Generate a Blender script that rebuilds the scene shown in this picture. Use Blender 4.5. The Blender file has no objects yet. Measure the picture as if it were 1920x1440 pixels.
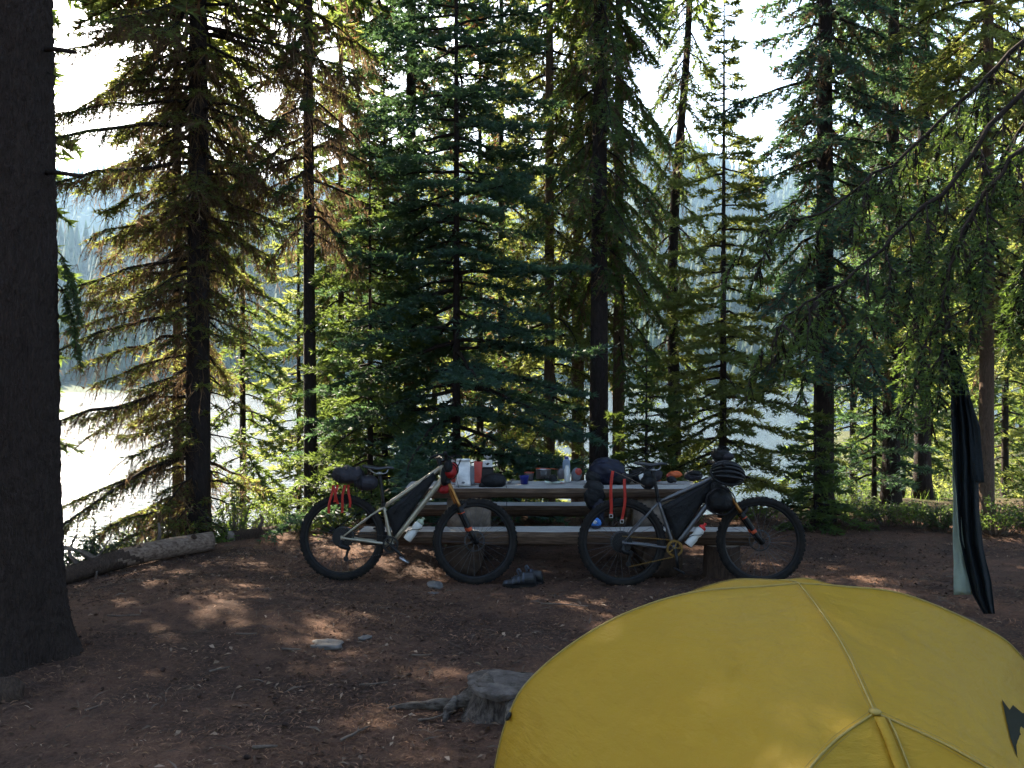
import bpy, bmesh, math, random
import numpy as np
from mathutils import Vector, Matrix, Euler
R = math.radians
scene = bpy.context.scene
C = scene.collection
random.seed(7)
RNG = np.random.default_rng(11)

# ------------------------------------------------------------------ camera, sky, sun, exposure
CAM = np.array([0.0, 0.0, 1.70])
cam_data = bpy.data.cameras.new('camera')
cam = bpy.data.objects.new('camera', cam_data)
C.objects.link(cam)
cam.location = CAM
cam.rotation_euler = (R(90 - 0.65), 0, 0)
cam_data.sensor_width = 36.0
cam_data.lens = 36.0 * 1750 / 1920
cam_data.clip_start = 0.05
cam_data.clip_end = 6000
scene.camera = cam

SUN_EL, SUN_AZ = 35.0, -36.0          # degrees; azimuth from the view direction, negative = left
world = bpy.data.worlds.new('World')
scene.world = world
world.use_nodes = True
wn = world.node_tree
sky = wn.nodes.new('ShaderNodeTexSky')
sky.sky_type = 'NISHITA'
sky.sun_disc = False
sky.sun_elevation = R(SUN_EL)
sky.sun_rotation = R(SUN_AZ)
sky.dust_density = 3.0
sky.air_density = 1.0
wn.links.new(sky.outputs[0], wn.nodes['Background'].inputs[0])
wn.nodes['Background'].inputs[1].default_value = 0.088

sun_data = bpy.data.lights.new('sun', 'SUN')
sun = bpy.data.objects.new('sun', sun_data)
C.objects.link(sun)
sun_data.energy = 5.0
sun_data.angle = R(0.53)
sun_data.color = (1.0, 0.87, 0.68)
sd = Vector((math.sin(R(SUN_AZ)) * math.cos(R(SUN_EL)), math.cos(R(SUN_AZ)) * math.cos(R(SUN_EL)), math.sin(R(SUN_EL))))
sun.rotation_euler = (-sd).to_track_quat('-Z', 'Y').to_euler()

vs = scene.view_settings
vs.view_transform = 'Standard'
vs.look = 'None'
vs.gamma = 1.0
vs.use_curve_mapping = False
vs.exposure = 2.8
scene.cycles.use_denoising = True
scene.cycles.max_bounces = 5
scene.cycles.diffuse_bounces = 2
scene.cycles.transmission_bounces = 5
scene.cycles.transparent_max_bounces = 6
scene.cycles.volume_bounces = 0
scene.cycles.adaptive_threshold = .025
scene.cycles.sample_clamp_indirect = 6.0
scene.cycles.caustics_reflective = False
scene.cycles.caustics_refractive = False

# ------------------------------------------------------------------ numeric helpers
def hash2(ix, iy, seed=0):
    seed = int(seed)
    h = (ix.astype(np.int64) * 374761393 + iy.astype(np.int64) * 668265263 + seed * 974634777) & 0xffffffff
    h = ((h ^ (h >> 13)) * 1274126177) & 0xffffffff
    return ((h ^ (h >> 16)) & 0xffff) / 65535.0

def vnoise(x, y, seed=0):
    x = np.asarray(x, float); y = np.asarray(y, float)
    ix, iy = np.floor(x), np.floor(y)
    fx, fy = x - ix, y - iy
    fx = fx * fx * (3 - 2 * fx); fy = fy * fy * (3 - 2 * fy)
    a = hash2(ix, iy, seed); b = hash2(ix + 1, iy, seed); c = hash2(ix, iy + 1, seed); d = hash2(ix + 1, iy + 1, seed)
    return (a + (b - a) * fx) * (1 - fy) + (c + (d - c) * fx) * fy

def fbm(x, y, seed=0, oct=4, gain=.5):
    s = 0; a = 1; t = 0
    for i in range(oct):
        s = s + a * (vnoise(np.asarray(x) * 2 ** i + 17.3 * i, np.asarray(y) * 2 ** i - 9.1 * i, seed + i) - .5)
        t += a; a *= gain
    return s / t * 2          # about -1..1

def noise3(p, seed=0):
    return (fbm(p[..., 0] + .37 * p[..., 2], p[..., 1] - .61 * p[..., 2], seed, 3) + fbm(p[..., 1] + 31.7, p[..., 2] + .43 * p[..., 0], seed + 9, 3)) * .6

def sstep(a, b, x):
    t = np.clip((np.asarray(x, float) - a) / (b - a), 0, 1)
    return t * t * (3 - 2 * t)

def nrm(v):
    v = np.asarray(v, float)
    return v / np.maximum(np.linalg.norm(v, axis=-1, keepdims=True), 1e-9)

def at(px, py, Y):
    """the point seen at a spot of the photograph, at distance Y in front of the camera"""
    return np.array([(px - 960) / 1750 * Y, Y, CAM[2] - (py - 700) / 1750 * Y])

# ------------------------------------------------------------------ terrain shape
def ridge_h(x):
    return 198 + 16 * fbm(x / 170, x * 0 + 3.1, 5) + 44 * np.exp(-((x - 150) / 75) ** 2) - 20 * np.exp(-((x - 330) / 120) ** 2)

def ground_z(x, y):
    x = np.asarray(x, float); y = np.asarray(y, float)
    near = .07 * fbm(x * .30 + 4, y * .30, 1, 3) + .028 * fbm(x * 1.3, y * 1.3, 2, 3)
    flat = .06 * np.exp(-(((x + 2.1) / 1.6) ** 2 + ((y - 6.6) / 1.1) ** 2)) - .05
    crest = 9.2 + 2.3 * sstep(-3.9, -1.2, x) + 1.4 * sstep(2, 5, x)
    shore = 20.0 + 50 * sstep(8.5, 20, x) + 1.2 * fbm(x * .15, x * 0, 3)
    d = np.clip((y - crest) / (shore - crest), 0, 1)
    drop = -2.4 * d ** .92
    bed = -np.clip((y - shore) * .2, 0, 2.5)
    leftfall = -.22 * sstep(-2.9, -4.6, x) * sstep(5.5, 8.5, y)
    z = near * (1 - .3 * d) + flat + drop + bed + leftfall
    z = z + .04 * fbm(x * .8, y * .8, 8, 2) * sstep(.05, .4, d) * 3
    yfar = 190 + 14 * np.sin(x / 55.0) + 8 * np.sin(x / 21.0 + 1) + .12 * np.abs(x)
    D = y - yfar
    rise = np.where(D > -12, np.clip(D + 12, 0, None) * .25, 0)
    rise = np.minimum(rise, 3.0)
    h1 = 48 * sstep(0, 230, D) * (1 + .35 * fbm(x / 90, y / 90, 12, 3))
    xr = x * 1000 / np.maximum(y, 200)
    h2 = np.maximum(ridge_h(xr) - 48, 10) * sstep(150, 820, D) * (1 + .10 * fbm(x / 160, y / 160, 13, 3) * sstep(820, 500, D))
    far = rise + h1 + h2 - .06 * np.clip(D - 900, 0, None)
    z = np.where(D > -12, z + far, z)
    return z

# ------------------------------------------------------------------ mesh helpers
class MB:
    """collects shapes into one mesh"""
    def __init__(s): s.V = []; s.F = []; s.n = 0; s.mi = []
    def add(s, V, F, mi=0):
        V = np.asarray(V, float).reshape(-1, 3)
        s.V.append(V)
        for f in F: s.F.append([int(i) + s.n for i in f]); s.mi.append(mi)
        s.n += len(V); return s
    def tube(s, P, r, seg=8, cap=True, mi=0, flat=1.0):
        V, F = tube(P, r, seg, cap, flat); return s.add(V, F, mi)
    def box(s, c, size, rot=None, bev=.0, mi=0):
        V, F = box(size, bev)
        if rot is not None: V = V @ np.array(Euler(rot).to_matrix()).T
        return s.add(V + np.asarray(c, float), F, mi)
    def build(s, name, mats, parent=None, smooth=True, loc=None):
        V = np.concatenate(s.V) if s.V else np.zeros((0, 3))
        me = bpy.data.meshes.new(name)
        me.from_pydata(V.tolist(), [], s.F)
        return finish(name, me, mats, parent, smooth, loc, s.mi)

def finish(name, me, mats, parent=None, smooth=True, loc=None, mi=None):
    if not isinstance(mats, (list, tuple)): mats = [mats]
    for m in mats: me.materials.append(m)
    if mi is not None and len(mats) > 1: me.polygons.foreach_set('material_index', np.array(mi, dtype=np.int32))
    if smooth: me.polygons.foreach_set('use_smooth', np.ones(len(me.polygons), bool))
    me.update()
    o = bpy.data.objects.new(name, me); C.objects.link(o)
    if parent is not None: o.parent = parent
    if loc is not None: o.location = loc
    return o

def fast_mesh(name, V, F, mats, parent=None, smooth=False, loc=None):
    """V (n,3), F (m,k) with one k"""
    V = np.asarray(V, np.float32); F = np.asarray(F, np.int32)
    me = bpy.data.meshes.new(name)
    k = F.shape[1]
    me.vertices.add(len(V)); me.vertices.foreach_set('co', V.ravel())
    me.loops.add(F.size); me.loops.foreach_set('vertex_index', F.ravel())
    me.polygons.add(len(F)); me.polygons.foreach_set('loop_start', np.arange(0, F.size, k, dtype=np.int32))
    try: me.polygons.foreach_set('loop_total', np.full(len(F), k, np.int32))
    except Exception: pass
    me.update(calc_edges=True)
    return finish(name, me, mats, parent, smooth, loc)

def tube(P, r, seg=8, cap=True, flat=1.0):
    P = np.asarray(P, float); n = len(P)
    r = np.full(n, r, float) if np.isscalar(r) else np.asarray(r, float)
    T = nrm(np.gradient(P, axis=0))
    up = np.array([0, 0, 1.0]) if abs(T[0][2]) < .9 else np.array([1.0, 0, 0])
    u = nrm(np.cross(T[0], up)); V = []
    a = np.arange(seg) * 2 * math.pi / seg
    for i in range(n):
        u = nrm(u - T[i] * np.dot(u, T[i])); w = np.cross(T[i], u)
        V.append(P[i] + r[i] * (np.cos(a)[:, None] * u + flat * np.sin(a)[:, None] * w))
    F = []
    for i in range(n - 1):
        for j in range(seg):
            k = (j + 1) % seg
            F.append((i * seg + j, i * seg + k, (i + 1) * seg + k, (i + 1) * seg + j))
    if cap:
        F.append(tuple(range(seg))[::-1]); F.append(tuple((n - 1) * seg + j for j in range(seg)))
    return np.concatenate(V), F

def box(size, bev=0.0):
    bm = bmesh.new(); bmesh.ops.create_cube(bm, size=1.0)
    for v in bm.verts: v.co = Vector((v.co.x * size[0], v.co.y * size[1], v.co.z * size[2]))
    if bev > 0: bmesh.ops.bevel(bm, geom=bm.edges[:], offset=bev, segments=2, affect='EDGES')
    bm.verts.ensure_lookup_table(); bm.verts.index_update()
    V = np.array([v.co[:] for v in bm.verts]); F = [[v.index for v in f.verts] for f in bm.faces]
    bm.free(); return V, F

def lathe(prof, seg=24, cap=True):
    """prof: list of (radius, z) about the z axis"""
    a = np.arange(seg) * 2 * math.pi / seg
    V = np.concatenate([np.stack([r * np.cos(a), r * np.sin(a), np.full(seg, z)], 1) for r, z in prof]); F = []
    for i in range(len(prof) - 1):
        for j in range(seg):
            k = (j + 1) % seg
            F.append((i * seg + j, i * seg + k, (i + 1) * seg + k, (i + 1) * seg + j))
    if cap:
        F.append(tuple(range(seg))[::-1]); F.append(tuple((len(prof) - 1) * seg + j for j in range(seg)))
    return V, F

def grid_faces(nu, nv, off=0):
    i = np.arange(nu - 1)[:, None] * nv + np.arange(nv - 1)[None]
    i = i.ravel() + off
    return np.stack([i, i + nv, i + nv + 1, i + 1], 1)

def blob(c, rad, seed=0, amp=.12, freq=2.2, nu=22, nv=14, power=1.0):
    """lumpy closed bag shape"""
    th = np.linspace(0, math.pi, nv); ph = np.arange(nu) * 2 * math.pi / nu
    d = np.stack([np.sin(th)[:, None] * np.cos(ph)[None], np.sin(th)[:, None] * np.sin(ph)[None], np.cos(th)[:, None] + 0 * ph[None]], -1)
    if power != 1.0: d = np.sign(d) * np.abs(d) ** power
    n = noise3(d * freq + seed * 3.7, seed)
    V = d * (1 + amp * n[..., None]) * np.asarray(rad, float) + np.asarray(c, float)
    V[0] = V[0].mean(0); V[-1] = V[-1].mean(0)
    F = []
    for i in range(nv - 1):
        for j in range(nu):
            k = (j + 1) % nu
            F.append((i * nu + j, (i + 1) * nu + j, (i + 1) * nu + k, i * nu + k))
    return V.reshape(-1, 3), F

def smooth_path(pts, n=24):
    """Catmull-Rom through points"""
    P = np.asarray(pts, float); Q = np.concatenate([[2 * P[0] - P[1]], P, [2 * P[-1] - P[-2]]])
    t = np.linspace(0, len(P) - 1 - 1e-9, n); k = t.astype(int); f = (t - k)[:, None]
    a, b, c, d = Q[k], Q[k + 1], Q[k + 2], Q[k + 3]
    return .5 * (2 * b + (c - a) * f + (2 * a - 5 * b + 4 * c - d) * f ** 2 + (3 * b - a - 3 * c + d) * f ** 3)

# ------------------------------------------------------------------ scene bookkeeping
def tag(o, label=None, cat=None, group=None, kind=None):
    if label: o['label'] = label
    if cat: o['category'] = cat
    if group: o['group'] = group
    if kind: o['kind'] = kind
    return o

def thing(name, label, cat, loc=(0, 0, 0), rot=(0, 0, 0), group=None):
    o = bpy.data.objects.new(name, None); C.objects.link(o)
    o.empty_display_size = .1
    o.location = loc; o.rotation_euler = rot
    return tag(o, label, cat, group)

def copy_tree(o, parent=None):
    c = o.copy(); C.objects.link(c); c.parent = parent
    for ch in list(o.children): copy_tree(ch, c)
    return c

# ------------------------------------------------------------------ materials
def material(name, col, rough=.7, var=.25, scale=6., col2=None, bump=0., bscale=30., stretch=(1, 1, 1), metal=0., transl=0., tcol=None,
             spec=.5, island=0., detail=5., coat=0., wave=None, lo=.35, hi=.65, bdist=.02):
    m = bpy.data.materials.new(name); m.use_nodes = True
    nt = m.node_tree; N = nt.nodes; L = nt.links
    b = N['Principled BSDF']
    tc = N.new('ShaderNodeTexCoord'); mp = N.new('ShaderNodeMapping'); mp.inputs['Scale'].default_value = stretch
    L.new(tc.outputs['Object'], mp.inputs[0])
    no = N.new('ShaderNodeTexNoise'); no.inputs['Scale'].default_value = scale; no.inputs['Detail'].default_value = detail
    no.inputs['Roughness'].default_value = .65
    L.new(mp.outputs[0], no.inputs['Vector'])
    rp = N.new('ShaderNodeValToRGB'); e = rp.color_ramp.elements
    e[0].position, e[1].position = lo, hi
    c1 = [max(0, c * (1 - var)) for c in col]; c2 = list(col2) if col2 else [min(1, c * (1 + var)) for c in col]
    if col2: c1 = list(col)
    e[0].color = (*c1, 1); e[1].color = (*c2, 1)
    L.new(no.outputs[0], rp.inputs[0])
    out = rp.outputs[0]
    if island:
        g = N.new('ShaderNodeNewGeometry'); hs = N.new('ShaderNodeHueSaturation')
        ma = N.new('ShaderNodeMath'); ma.operation = 'MULTIPLY_ADD'; ma.inputs[1].default_value = 2 * island; ma.inputs[2].default_value = 1 - island
        L.new(g.outputs['Random Per Island'], ma.inputs[0]); L.new(ma.outputs[0], hs.inputs['Value']); L.new(out, hs.inputs['Color'])
        out = hs.outputs[0]
    L.new(out, b.inputs['Base Color'])
    b.inputs['Roughness'].default_value = rough; b.inputs['Metallic'].default_value = metal
    b.inputs['Specular IOR Level'].default_value = spec
    if coat: b.inputs['Coat Weight'].default_value = coat; b.inputs['Coat Roughness'].default_value = .15
    if bump:
        n2 = N.new('ShaderNodeTexNoise'); n2.inputs['Scale'].default_value = bscale; n2.inputs['Detail'].default_value = 6; n2.inputs['Roughness'].default_value = .6
        L.new(mp.outputs[0], n2.inputs['Vector'])
        bp = N.new('ShaderNodeBump'); bp.inputs['Strength'].default_value = bump; bp.inputs['Distance'].default_value = bdist
        L.new(n2.outputs[0], bp.inputs['Height']); L.new(bp.outputs[0], b.inputs['Normal'])
    if transl:
        t = N.new('ShaderNodeBsdfTranslucent'); mx = N.new('ShaderNodeMixShader'); mx.inputs[0].default_value = transl
        if tcol:
            mm = N.new('ShaderNodeMix'); mm.data_type = 'RGBA'; mm.blend_type = 'MULTIPLY'; mm.inputs[0].default_value = 0
            t.inputs[0].default_value = (*tcol, 1)
            N.remove(mm)
        else: L.new(out, t.inputs[0])
        L.new(b.outputs[0], mx.inputs[1]); L.new(t.outputs[0], mx.inputs[2])
        L.new(mx.outputs[0], N['Material Output'].inputs[0])
    return m

def bark_material(name, dark, light, scale=9., bump=1., tint=None):
    m = bpy.data.materials.new(name); m.use_nodes = True
    nt = m.node_tree; N = nt.nodes; L = nt.links; b = N['Principled BSDF']
    tc = N.new('ShaderNodeTexCoord'); mp = N.new('ShaderNodeMapping'); mp.inputs['Scale'].default_value = (1, 1, .22)
    L.new(tc.outputs['Object'], mp.inputs[0])
    dist = N.new('ShaderNodeTexNoise'); dist.inputs['Scale'].default_value = scale * .8; dist.inputs['Detail'].default_value = 3
    L.new(mp.outputs[0], dist.inputs['Vector'])
    ad = N.new('ShaderNodeVectorMath'); ad.operation = 'MULTIPLY_ADD'; ad.inputs[1].default_value = (.30, .30, .30)
    L.new(dist.outputs['Color'], ad.inputs[0]); L.new(mp.outputs[0], ad.inputs[2])
    vo = N.new('ShaderNodeTexVoronoi'); vo.feature = 'DISTANCE_TO_EDGE'; vo.inputs['Scale'].default_value = scale * 2.4
    L.new(ad.outputs[0], vo.inputs['Vector'])
    no = N.new('ShaderNodeTexNoise'); no.inputs['Scale'].default_value = scale * 5; no.inputs['Detail'].default_value = 6; no.inputs['Roughness'].default_value = .7
    L.new(mp.outputs[0], no.inputs['Vector'])
    r1 = N.new('ShaderNodeValToRGB'); r1.color_ramp.elements[0].position = 0; r1.color_ramp.elements[1].position = .12; r1.color_ramp.elements[0].color = (.62, .62, .62, 1)
    L.new(vo.outputs['Distance'], r1.inputs[0])
    mul = N.new('ShaderNodeMath'); mul.operation = 'MULTIPLY'; L.new(r1.outputs[0], mul.inputs[0]); L.new(no.outputs[0], mul.inputs[1])
    r2 = N.new('ShaderNodeValToRGB'); r2.color_ramp.elements[0].color = (*dark, 1); r2.color_ramp.elements[1].color = (*light, 1)
    r2.color_ramp.elements[0].position = .08; r2.color_ramp.elements[1].position = .62
    L.new(mul.outputs[0], r2.inputs[0]); L.new(r2.outputs[0], b.inputs['Base Color'])
    b.inputs['Roughness'].default_value = .95; b.inputs['Specular IOR Level'].default_value = .2
    bp = N.new('ShaderNodeBump'); bp.inputs['Strength'].default_value = bump; bp.inputs['Distance'].default_value = .02
    L.new(mul.outputs[0], bp.inputs['Height']); L.new(bp.outputs[0], b.inputs['Normal'])
    return m

MAT = {}
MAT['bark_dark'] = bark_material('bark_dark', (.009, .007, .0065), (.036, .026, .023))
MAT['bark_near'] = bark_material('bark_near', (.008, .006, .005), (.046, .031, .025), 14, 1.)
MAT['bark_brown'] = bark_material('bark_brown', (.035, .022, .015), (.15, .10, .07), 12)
MAT['limb'] = material('limb_bark', (.022, .016, .013), .95, .4, 14, bump=.4, spec=.15)
MAT['twig'] = material('dead_twig_lichen', (.15, .10, .058), .95, .4, 5, transl=.5, spec=.1, island=.35)
MAT['needle_blue'] = material('needles_blue_green', (.028, .062, .047), .6, .3, 2.2, transl=.38, tcol=(.10, .19, .065), spec=.3, island=.35)
MAT['needle_green'] = material('needles_green', (.032, .060, .020), .6, .3, 2.2, transl=.45, tcol=(.17, .24, .045), spec=.3, island=.35)
MAT['needle_yellow'] = material('needles_yellow_green', (.052, .072, .022), .6, .3, 2.2, transl=.5, tcol=(.32, .36, .08), spec=.3, island=.35)
MAT['needle_brown'] = material('needles_dry_brown', (.10, .05, .022), .8, .35, 3, transl=.4, tcol=(.20, .10, .04), spec=.2, island=.4)
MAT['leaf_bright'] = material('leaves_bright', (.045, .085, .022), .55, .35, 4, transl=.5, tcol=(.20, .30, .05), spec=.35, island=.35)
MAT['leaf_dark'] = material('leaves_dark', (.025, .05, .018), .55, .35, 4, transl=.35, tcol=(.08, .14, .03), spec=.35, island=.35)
MAT['far_needles'] = material('far_conifers', (.028, .050, .022), .8, .35, .03, transl=.25, tcol=(.10, .14, .04), spec=.1, island=.4)
# ------------------------------------------------------------------ ground, lake
def axis(segs):
    out = [np.array([segs[0][0]])]
    for a, b, st0, st1 in segs:
        n = max(2, int(abs(b - a) / ((st0 + st1) / 2)))
        g = (st1 / st0) ** (1.0 / n); w = st0 * g ** np.arange(n); w = np.cumsum(w) / w.sum() * (b - a)
        out.append(a + w)
    return np.concatenate(out)
gx = axis([(-1150, -60, 60, 6), (-60, -6, 6, .12), (-6, 6.5, .05, .05), (6.5, 60, .12, 6), (60, 1150, 6, 60)])
gy = axis([(-380, -20, 50, 3), (-20, 1.8, 3, .1), (1.8, 10.5, .045, .045), (10.5, 26, .06, .4), (26, 170, .6, 8), (170, 420, 5, 8), (420, 1300, 12, 25)])
GX, GY = np.meshgrid(gx, gy, indexing='ij')
GZ = ground_z(GX, GY)
inn = sstep(-8, -5.5, GX) * sstep(8, 6, GX) * sstep(1, 2, GY) * sstep(14, 11, GY)
GZ += inn * (.018 * fbm(GX * 4, GY * 4, 21, 3) + .010 * fbm(GX * 11, GY * 11, 22, 2))

def ground_material():
    m = bpy.data.materials.new('forest_duff'); m.use_nodes = True
    nt = m.node_tree; N = nt.nodes; L = nt.links; b = N['Principled BSDF']
    tc = N.new('ShaderNodeTexCoord')
    def noise(sc, det=6, ro=.65):
        n = N.new('ShaderNodeTexNoise'); n.inputs['Scale'].default_value = sc; n.inputs['Detail'].default_value = det; n.inputs['Roughness'].default_value = ro
        L.new(tc.outputs['Object'], n.inputs['Vector']); return n.outputs[0]
    def ramp(src, p0, c0, p1, c1):
        r = N.new('ShaderNodeValToRGB'); e = r.color_ramp.elements
        e[0].position, e[1].position = p0, p1; e[0].color = (*c0, 1); e[1].color = (*c1, 1)
        L.new(src, r.inputs[0]); return r.outputs[0]
    def mix(f, a, c):
        x = N.new('ShaderNodeMix'); x.data_type = 'RGBA'
        if isinstance(f, float): x.inputs[0].default_value = f
        else: L.new(f, x.inputs[0])
        L.new(a, x.inputs[6]); L.new(c, x.inputs[7]); return x.outputs[2]
    fine = ramp(noise(70, 8, .75), .32, (.028, .016, .012), .70, (.25, .138, .092))
    med = ramp(noise(9, 6), .35, (.045, .025, .018), .66, (.175, .094, .062))
    big = ramp(noise(.9, 4), .40, (0, 0, 0), .62, (1, 1, 1))
    duff = mix(.5, fine, med)
    soil = ramp(noise(40, 7, .7), .35, (.020, .013, .011), .75, (.115, .068, .050))
    duff = mix(big, soil, duff)
    vo = N.new('ShaderNodeTexVoronoi'); vo.inputs['Scale'].default_value = 55; L.new(tc.outputs['Object'], vo.inputs['Vector'])
    spk = ramp(vo.outputs['Distance'], .10, (1, 1, 1), .17, (0, 0, 0))
    sn = ramp(noise(16, 2), .55, (0, 0, 0), .62, (1, 1, 1))
    sm = N.new('ShaderNodeMath'); sm.operation = 'MULTIPLY'; L.new(spk, sm.inputs[0]); L.new(sn, sm.inputs[1])
    pale = N.new('ShaderNodeRGB'); pale.outputs[0].default_value = (.20, .13, .09, 1)
    duff = mix(sm.outputs[0], duff, pale.outputs[0])
    # mossy bank beyond the camp, forest floor on the far hills
    sx = N.new('ShaderNodeSeparateXYZ'); L.new(tc.outputs['Object'], sx.inputs[0])
    mr = N.new('ShaderNodeMapRange'); mr.inputs[1].default_value = 11.2; mr.inputs[2].default_value = 13.5; L.new(sx.outputs['Y'], mr.inputs[0])
    moss = ramp(noise(1.7, 6), .35, (.022, .026, .011), .68, (.075, .080, .026))
    col = mix(mr.outputs[0], duff, moss)
    mr2 = N.new('ShaderNodeMapRange'); mr2.inputs[1].default_value = 60; mr2.inputs[2].default_value = 160; L.new(sx.outputs['Y'], mr2.inputs[0])
    hill = ramp(noise(.03, 6), .35, (.022, .035, .016), .68, (.05, .065, .028))
    col = mix(mr2.outputs[0], col, hill)
    L.new(col, b.inputs['Base Color'])
    b.inputs['Roughness'].default_value = 1; b.inputs['Specular IOR Level'].default_value = .15
    bp = N.new('ShaderNodeBump'); bp.inputs['Strength'].default_value = .9; bp.inputs['Distance'].default_value = .02
    ad = N.new('ShaderNodeMath'); ad.operation = 'ADD'; L.new(noise(70, 8, .75), ad.inputs[0]); L.new(noise(18, 4), ad.inputs[1])
    L.new(ad.outputs[0], bp.inputs['Height']); L.new(bp.outputs[0], b.inputs['Normal'])
    return m
o = fast_mesh('ground', np.stack([GX, GY, GZ], -1).reshape(-1, 3), grid_faces(len(gx), len(gy)), ground_material(), smooth=True)
tag(o, kind='structure')

def water_material():
    m = bpy.data.materials.new('lake_water'); m.use_nodes = True
    nt = m.node_tree; N = nt.nodes; L = nt.links; b = N['Principled BSDF']
    b.inputs['Base Color'].default_value = (.03, .045, .045, 1); b.inputs['Roughness'].default_value = .12
    b.inputs['IOR'].default_value = 1.333; b.inputs['Specular IOR Level'].default_value = .5
    tc = N.new('ShaderNodeTexCoord'); mp = N.new('ShaderNodeMapping'); mp.inputs['Scale'].default_value = (1, 2.2, 1)
    L.new(tc.outputs['Object'], mp.inputs[0])
    n1 = N.new('ShaderNodeTexNoise'); n1.inputs['Scale'].default_value = 1.6; n1.inputs['Detail'].default_value = 5; L.new(mp.outputs[0], n1.inputs['Vector'])
    bp = N.new('ShaderNodeBump'); bp.inputs['Strength'].default_value = 1.0; bp.inputs['Distance'].default_value = .13
    L.new(n1.outputs[0], bp.inputs['Height']); L.new(bp.outputs[0], b.inputs['Normal'])
    return m
wx = np.linspace(-700, 700, 8); wy = np.array([11., 60, 120, 190, 300])
WX, WY = np.meshgrid(wx, wy, indexing='ij')
o = fast_mesh('lake', np.stack([WX, WY, WX * 0 - 2.15], -1).reshape(-1, 3), grid_faces(8, 5), water_material())
tag(o, kind='structure')

# ------------------------------------------------------------------ far forest over the lake: one mass of conifers
def far_forest():
    V = []; F = []; n = 0
    def cand(k, y0, y1, sp):
        y = RNG.uniform(y0, y1, k) ; x = RNG.uniform(-.66, .66, k) * y
        return x, y
    xs, ys = [], []
    for k, y0, y1 in ((1500, 182, 260), (1900, 260, 430), (2600, 430, 800), (3000, 700, 1060)):
        x, y = cand(k, y0, y1, 0); xs.append(x); ys.append(y)
    x = np.concatenate(xs); y = np.concatenate(ys); z = ground_z(x, y)
    # the ridge line itself
    keep = z > -1.2
    x, y, z = x[keep], y[keep], z[keep]
    a = np.arange(6) * math.pi / 3
    for i in range(len(x)):
        h = RNG.uniform(11, 22) * (.75 if y[i] < 260 else 1); r = h * RNG.uniform(.12, .18)
        tiers = 4 if y[i] < 450 else 3
        for t in range(tiers):
            zb = h * (.06 + .78 * t / tiers); zt = min(h, zb + h * (.46 if t < tiers - 1 else .4)); rb = r * (1 - .8 * t / tiers)
            jit = RNG.uniform(.65, 1.3, 6); ph = RNG.uniform(0, 1)
            ring = np.stack([x[i] + rb * jit * np.cos(a + ph), y[i] + rb * jit * np.sin(a + ph), np.full(6, z[i] + zb) - rb * .35 * (jit - .6)], 1)
            V.append(ring); V.append(np.array([[x[i] + RNG.normal(0, .03) * r, y[i], z[i] + zt]]))
            for j in range(6): F.append((n + j, n + (j + 1) % 6, n + 6))
            n += 7
    o = fast_mesh('far_forest', np.concatenate(V), np.array(F), MAT['far_needles'])
    tag(o, 'hazy blue-green conifer forest on the hillside across the lake', 'forest', kind='stuff')
far_forest()

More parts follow.
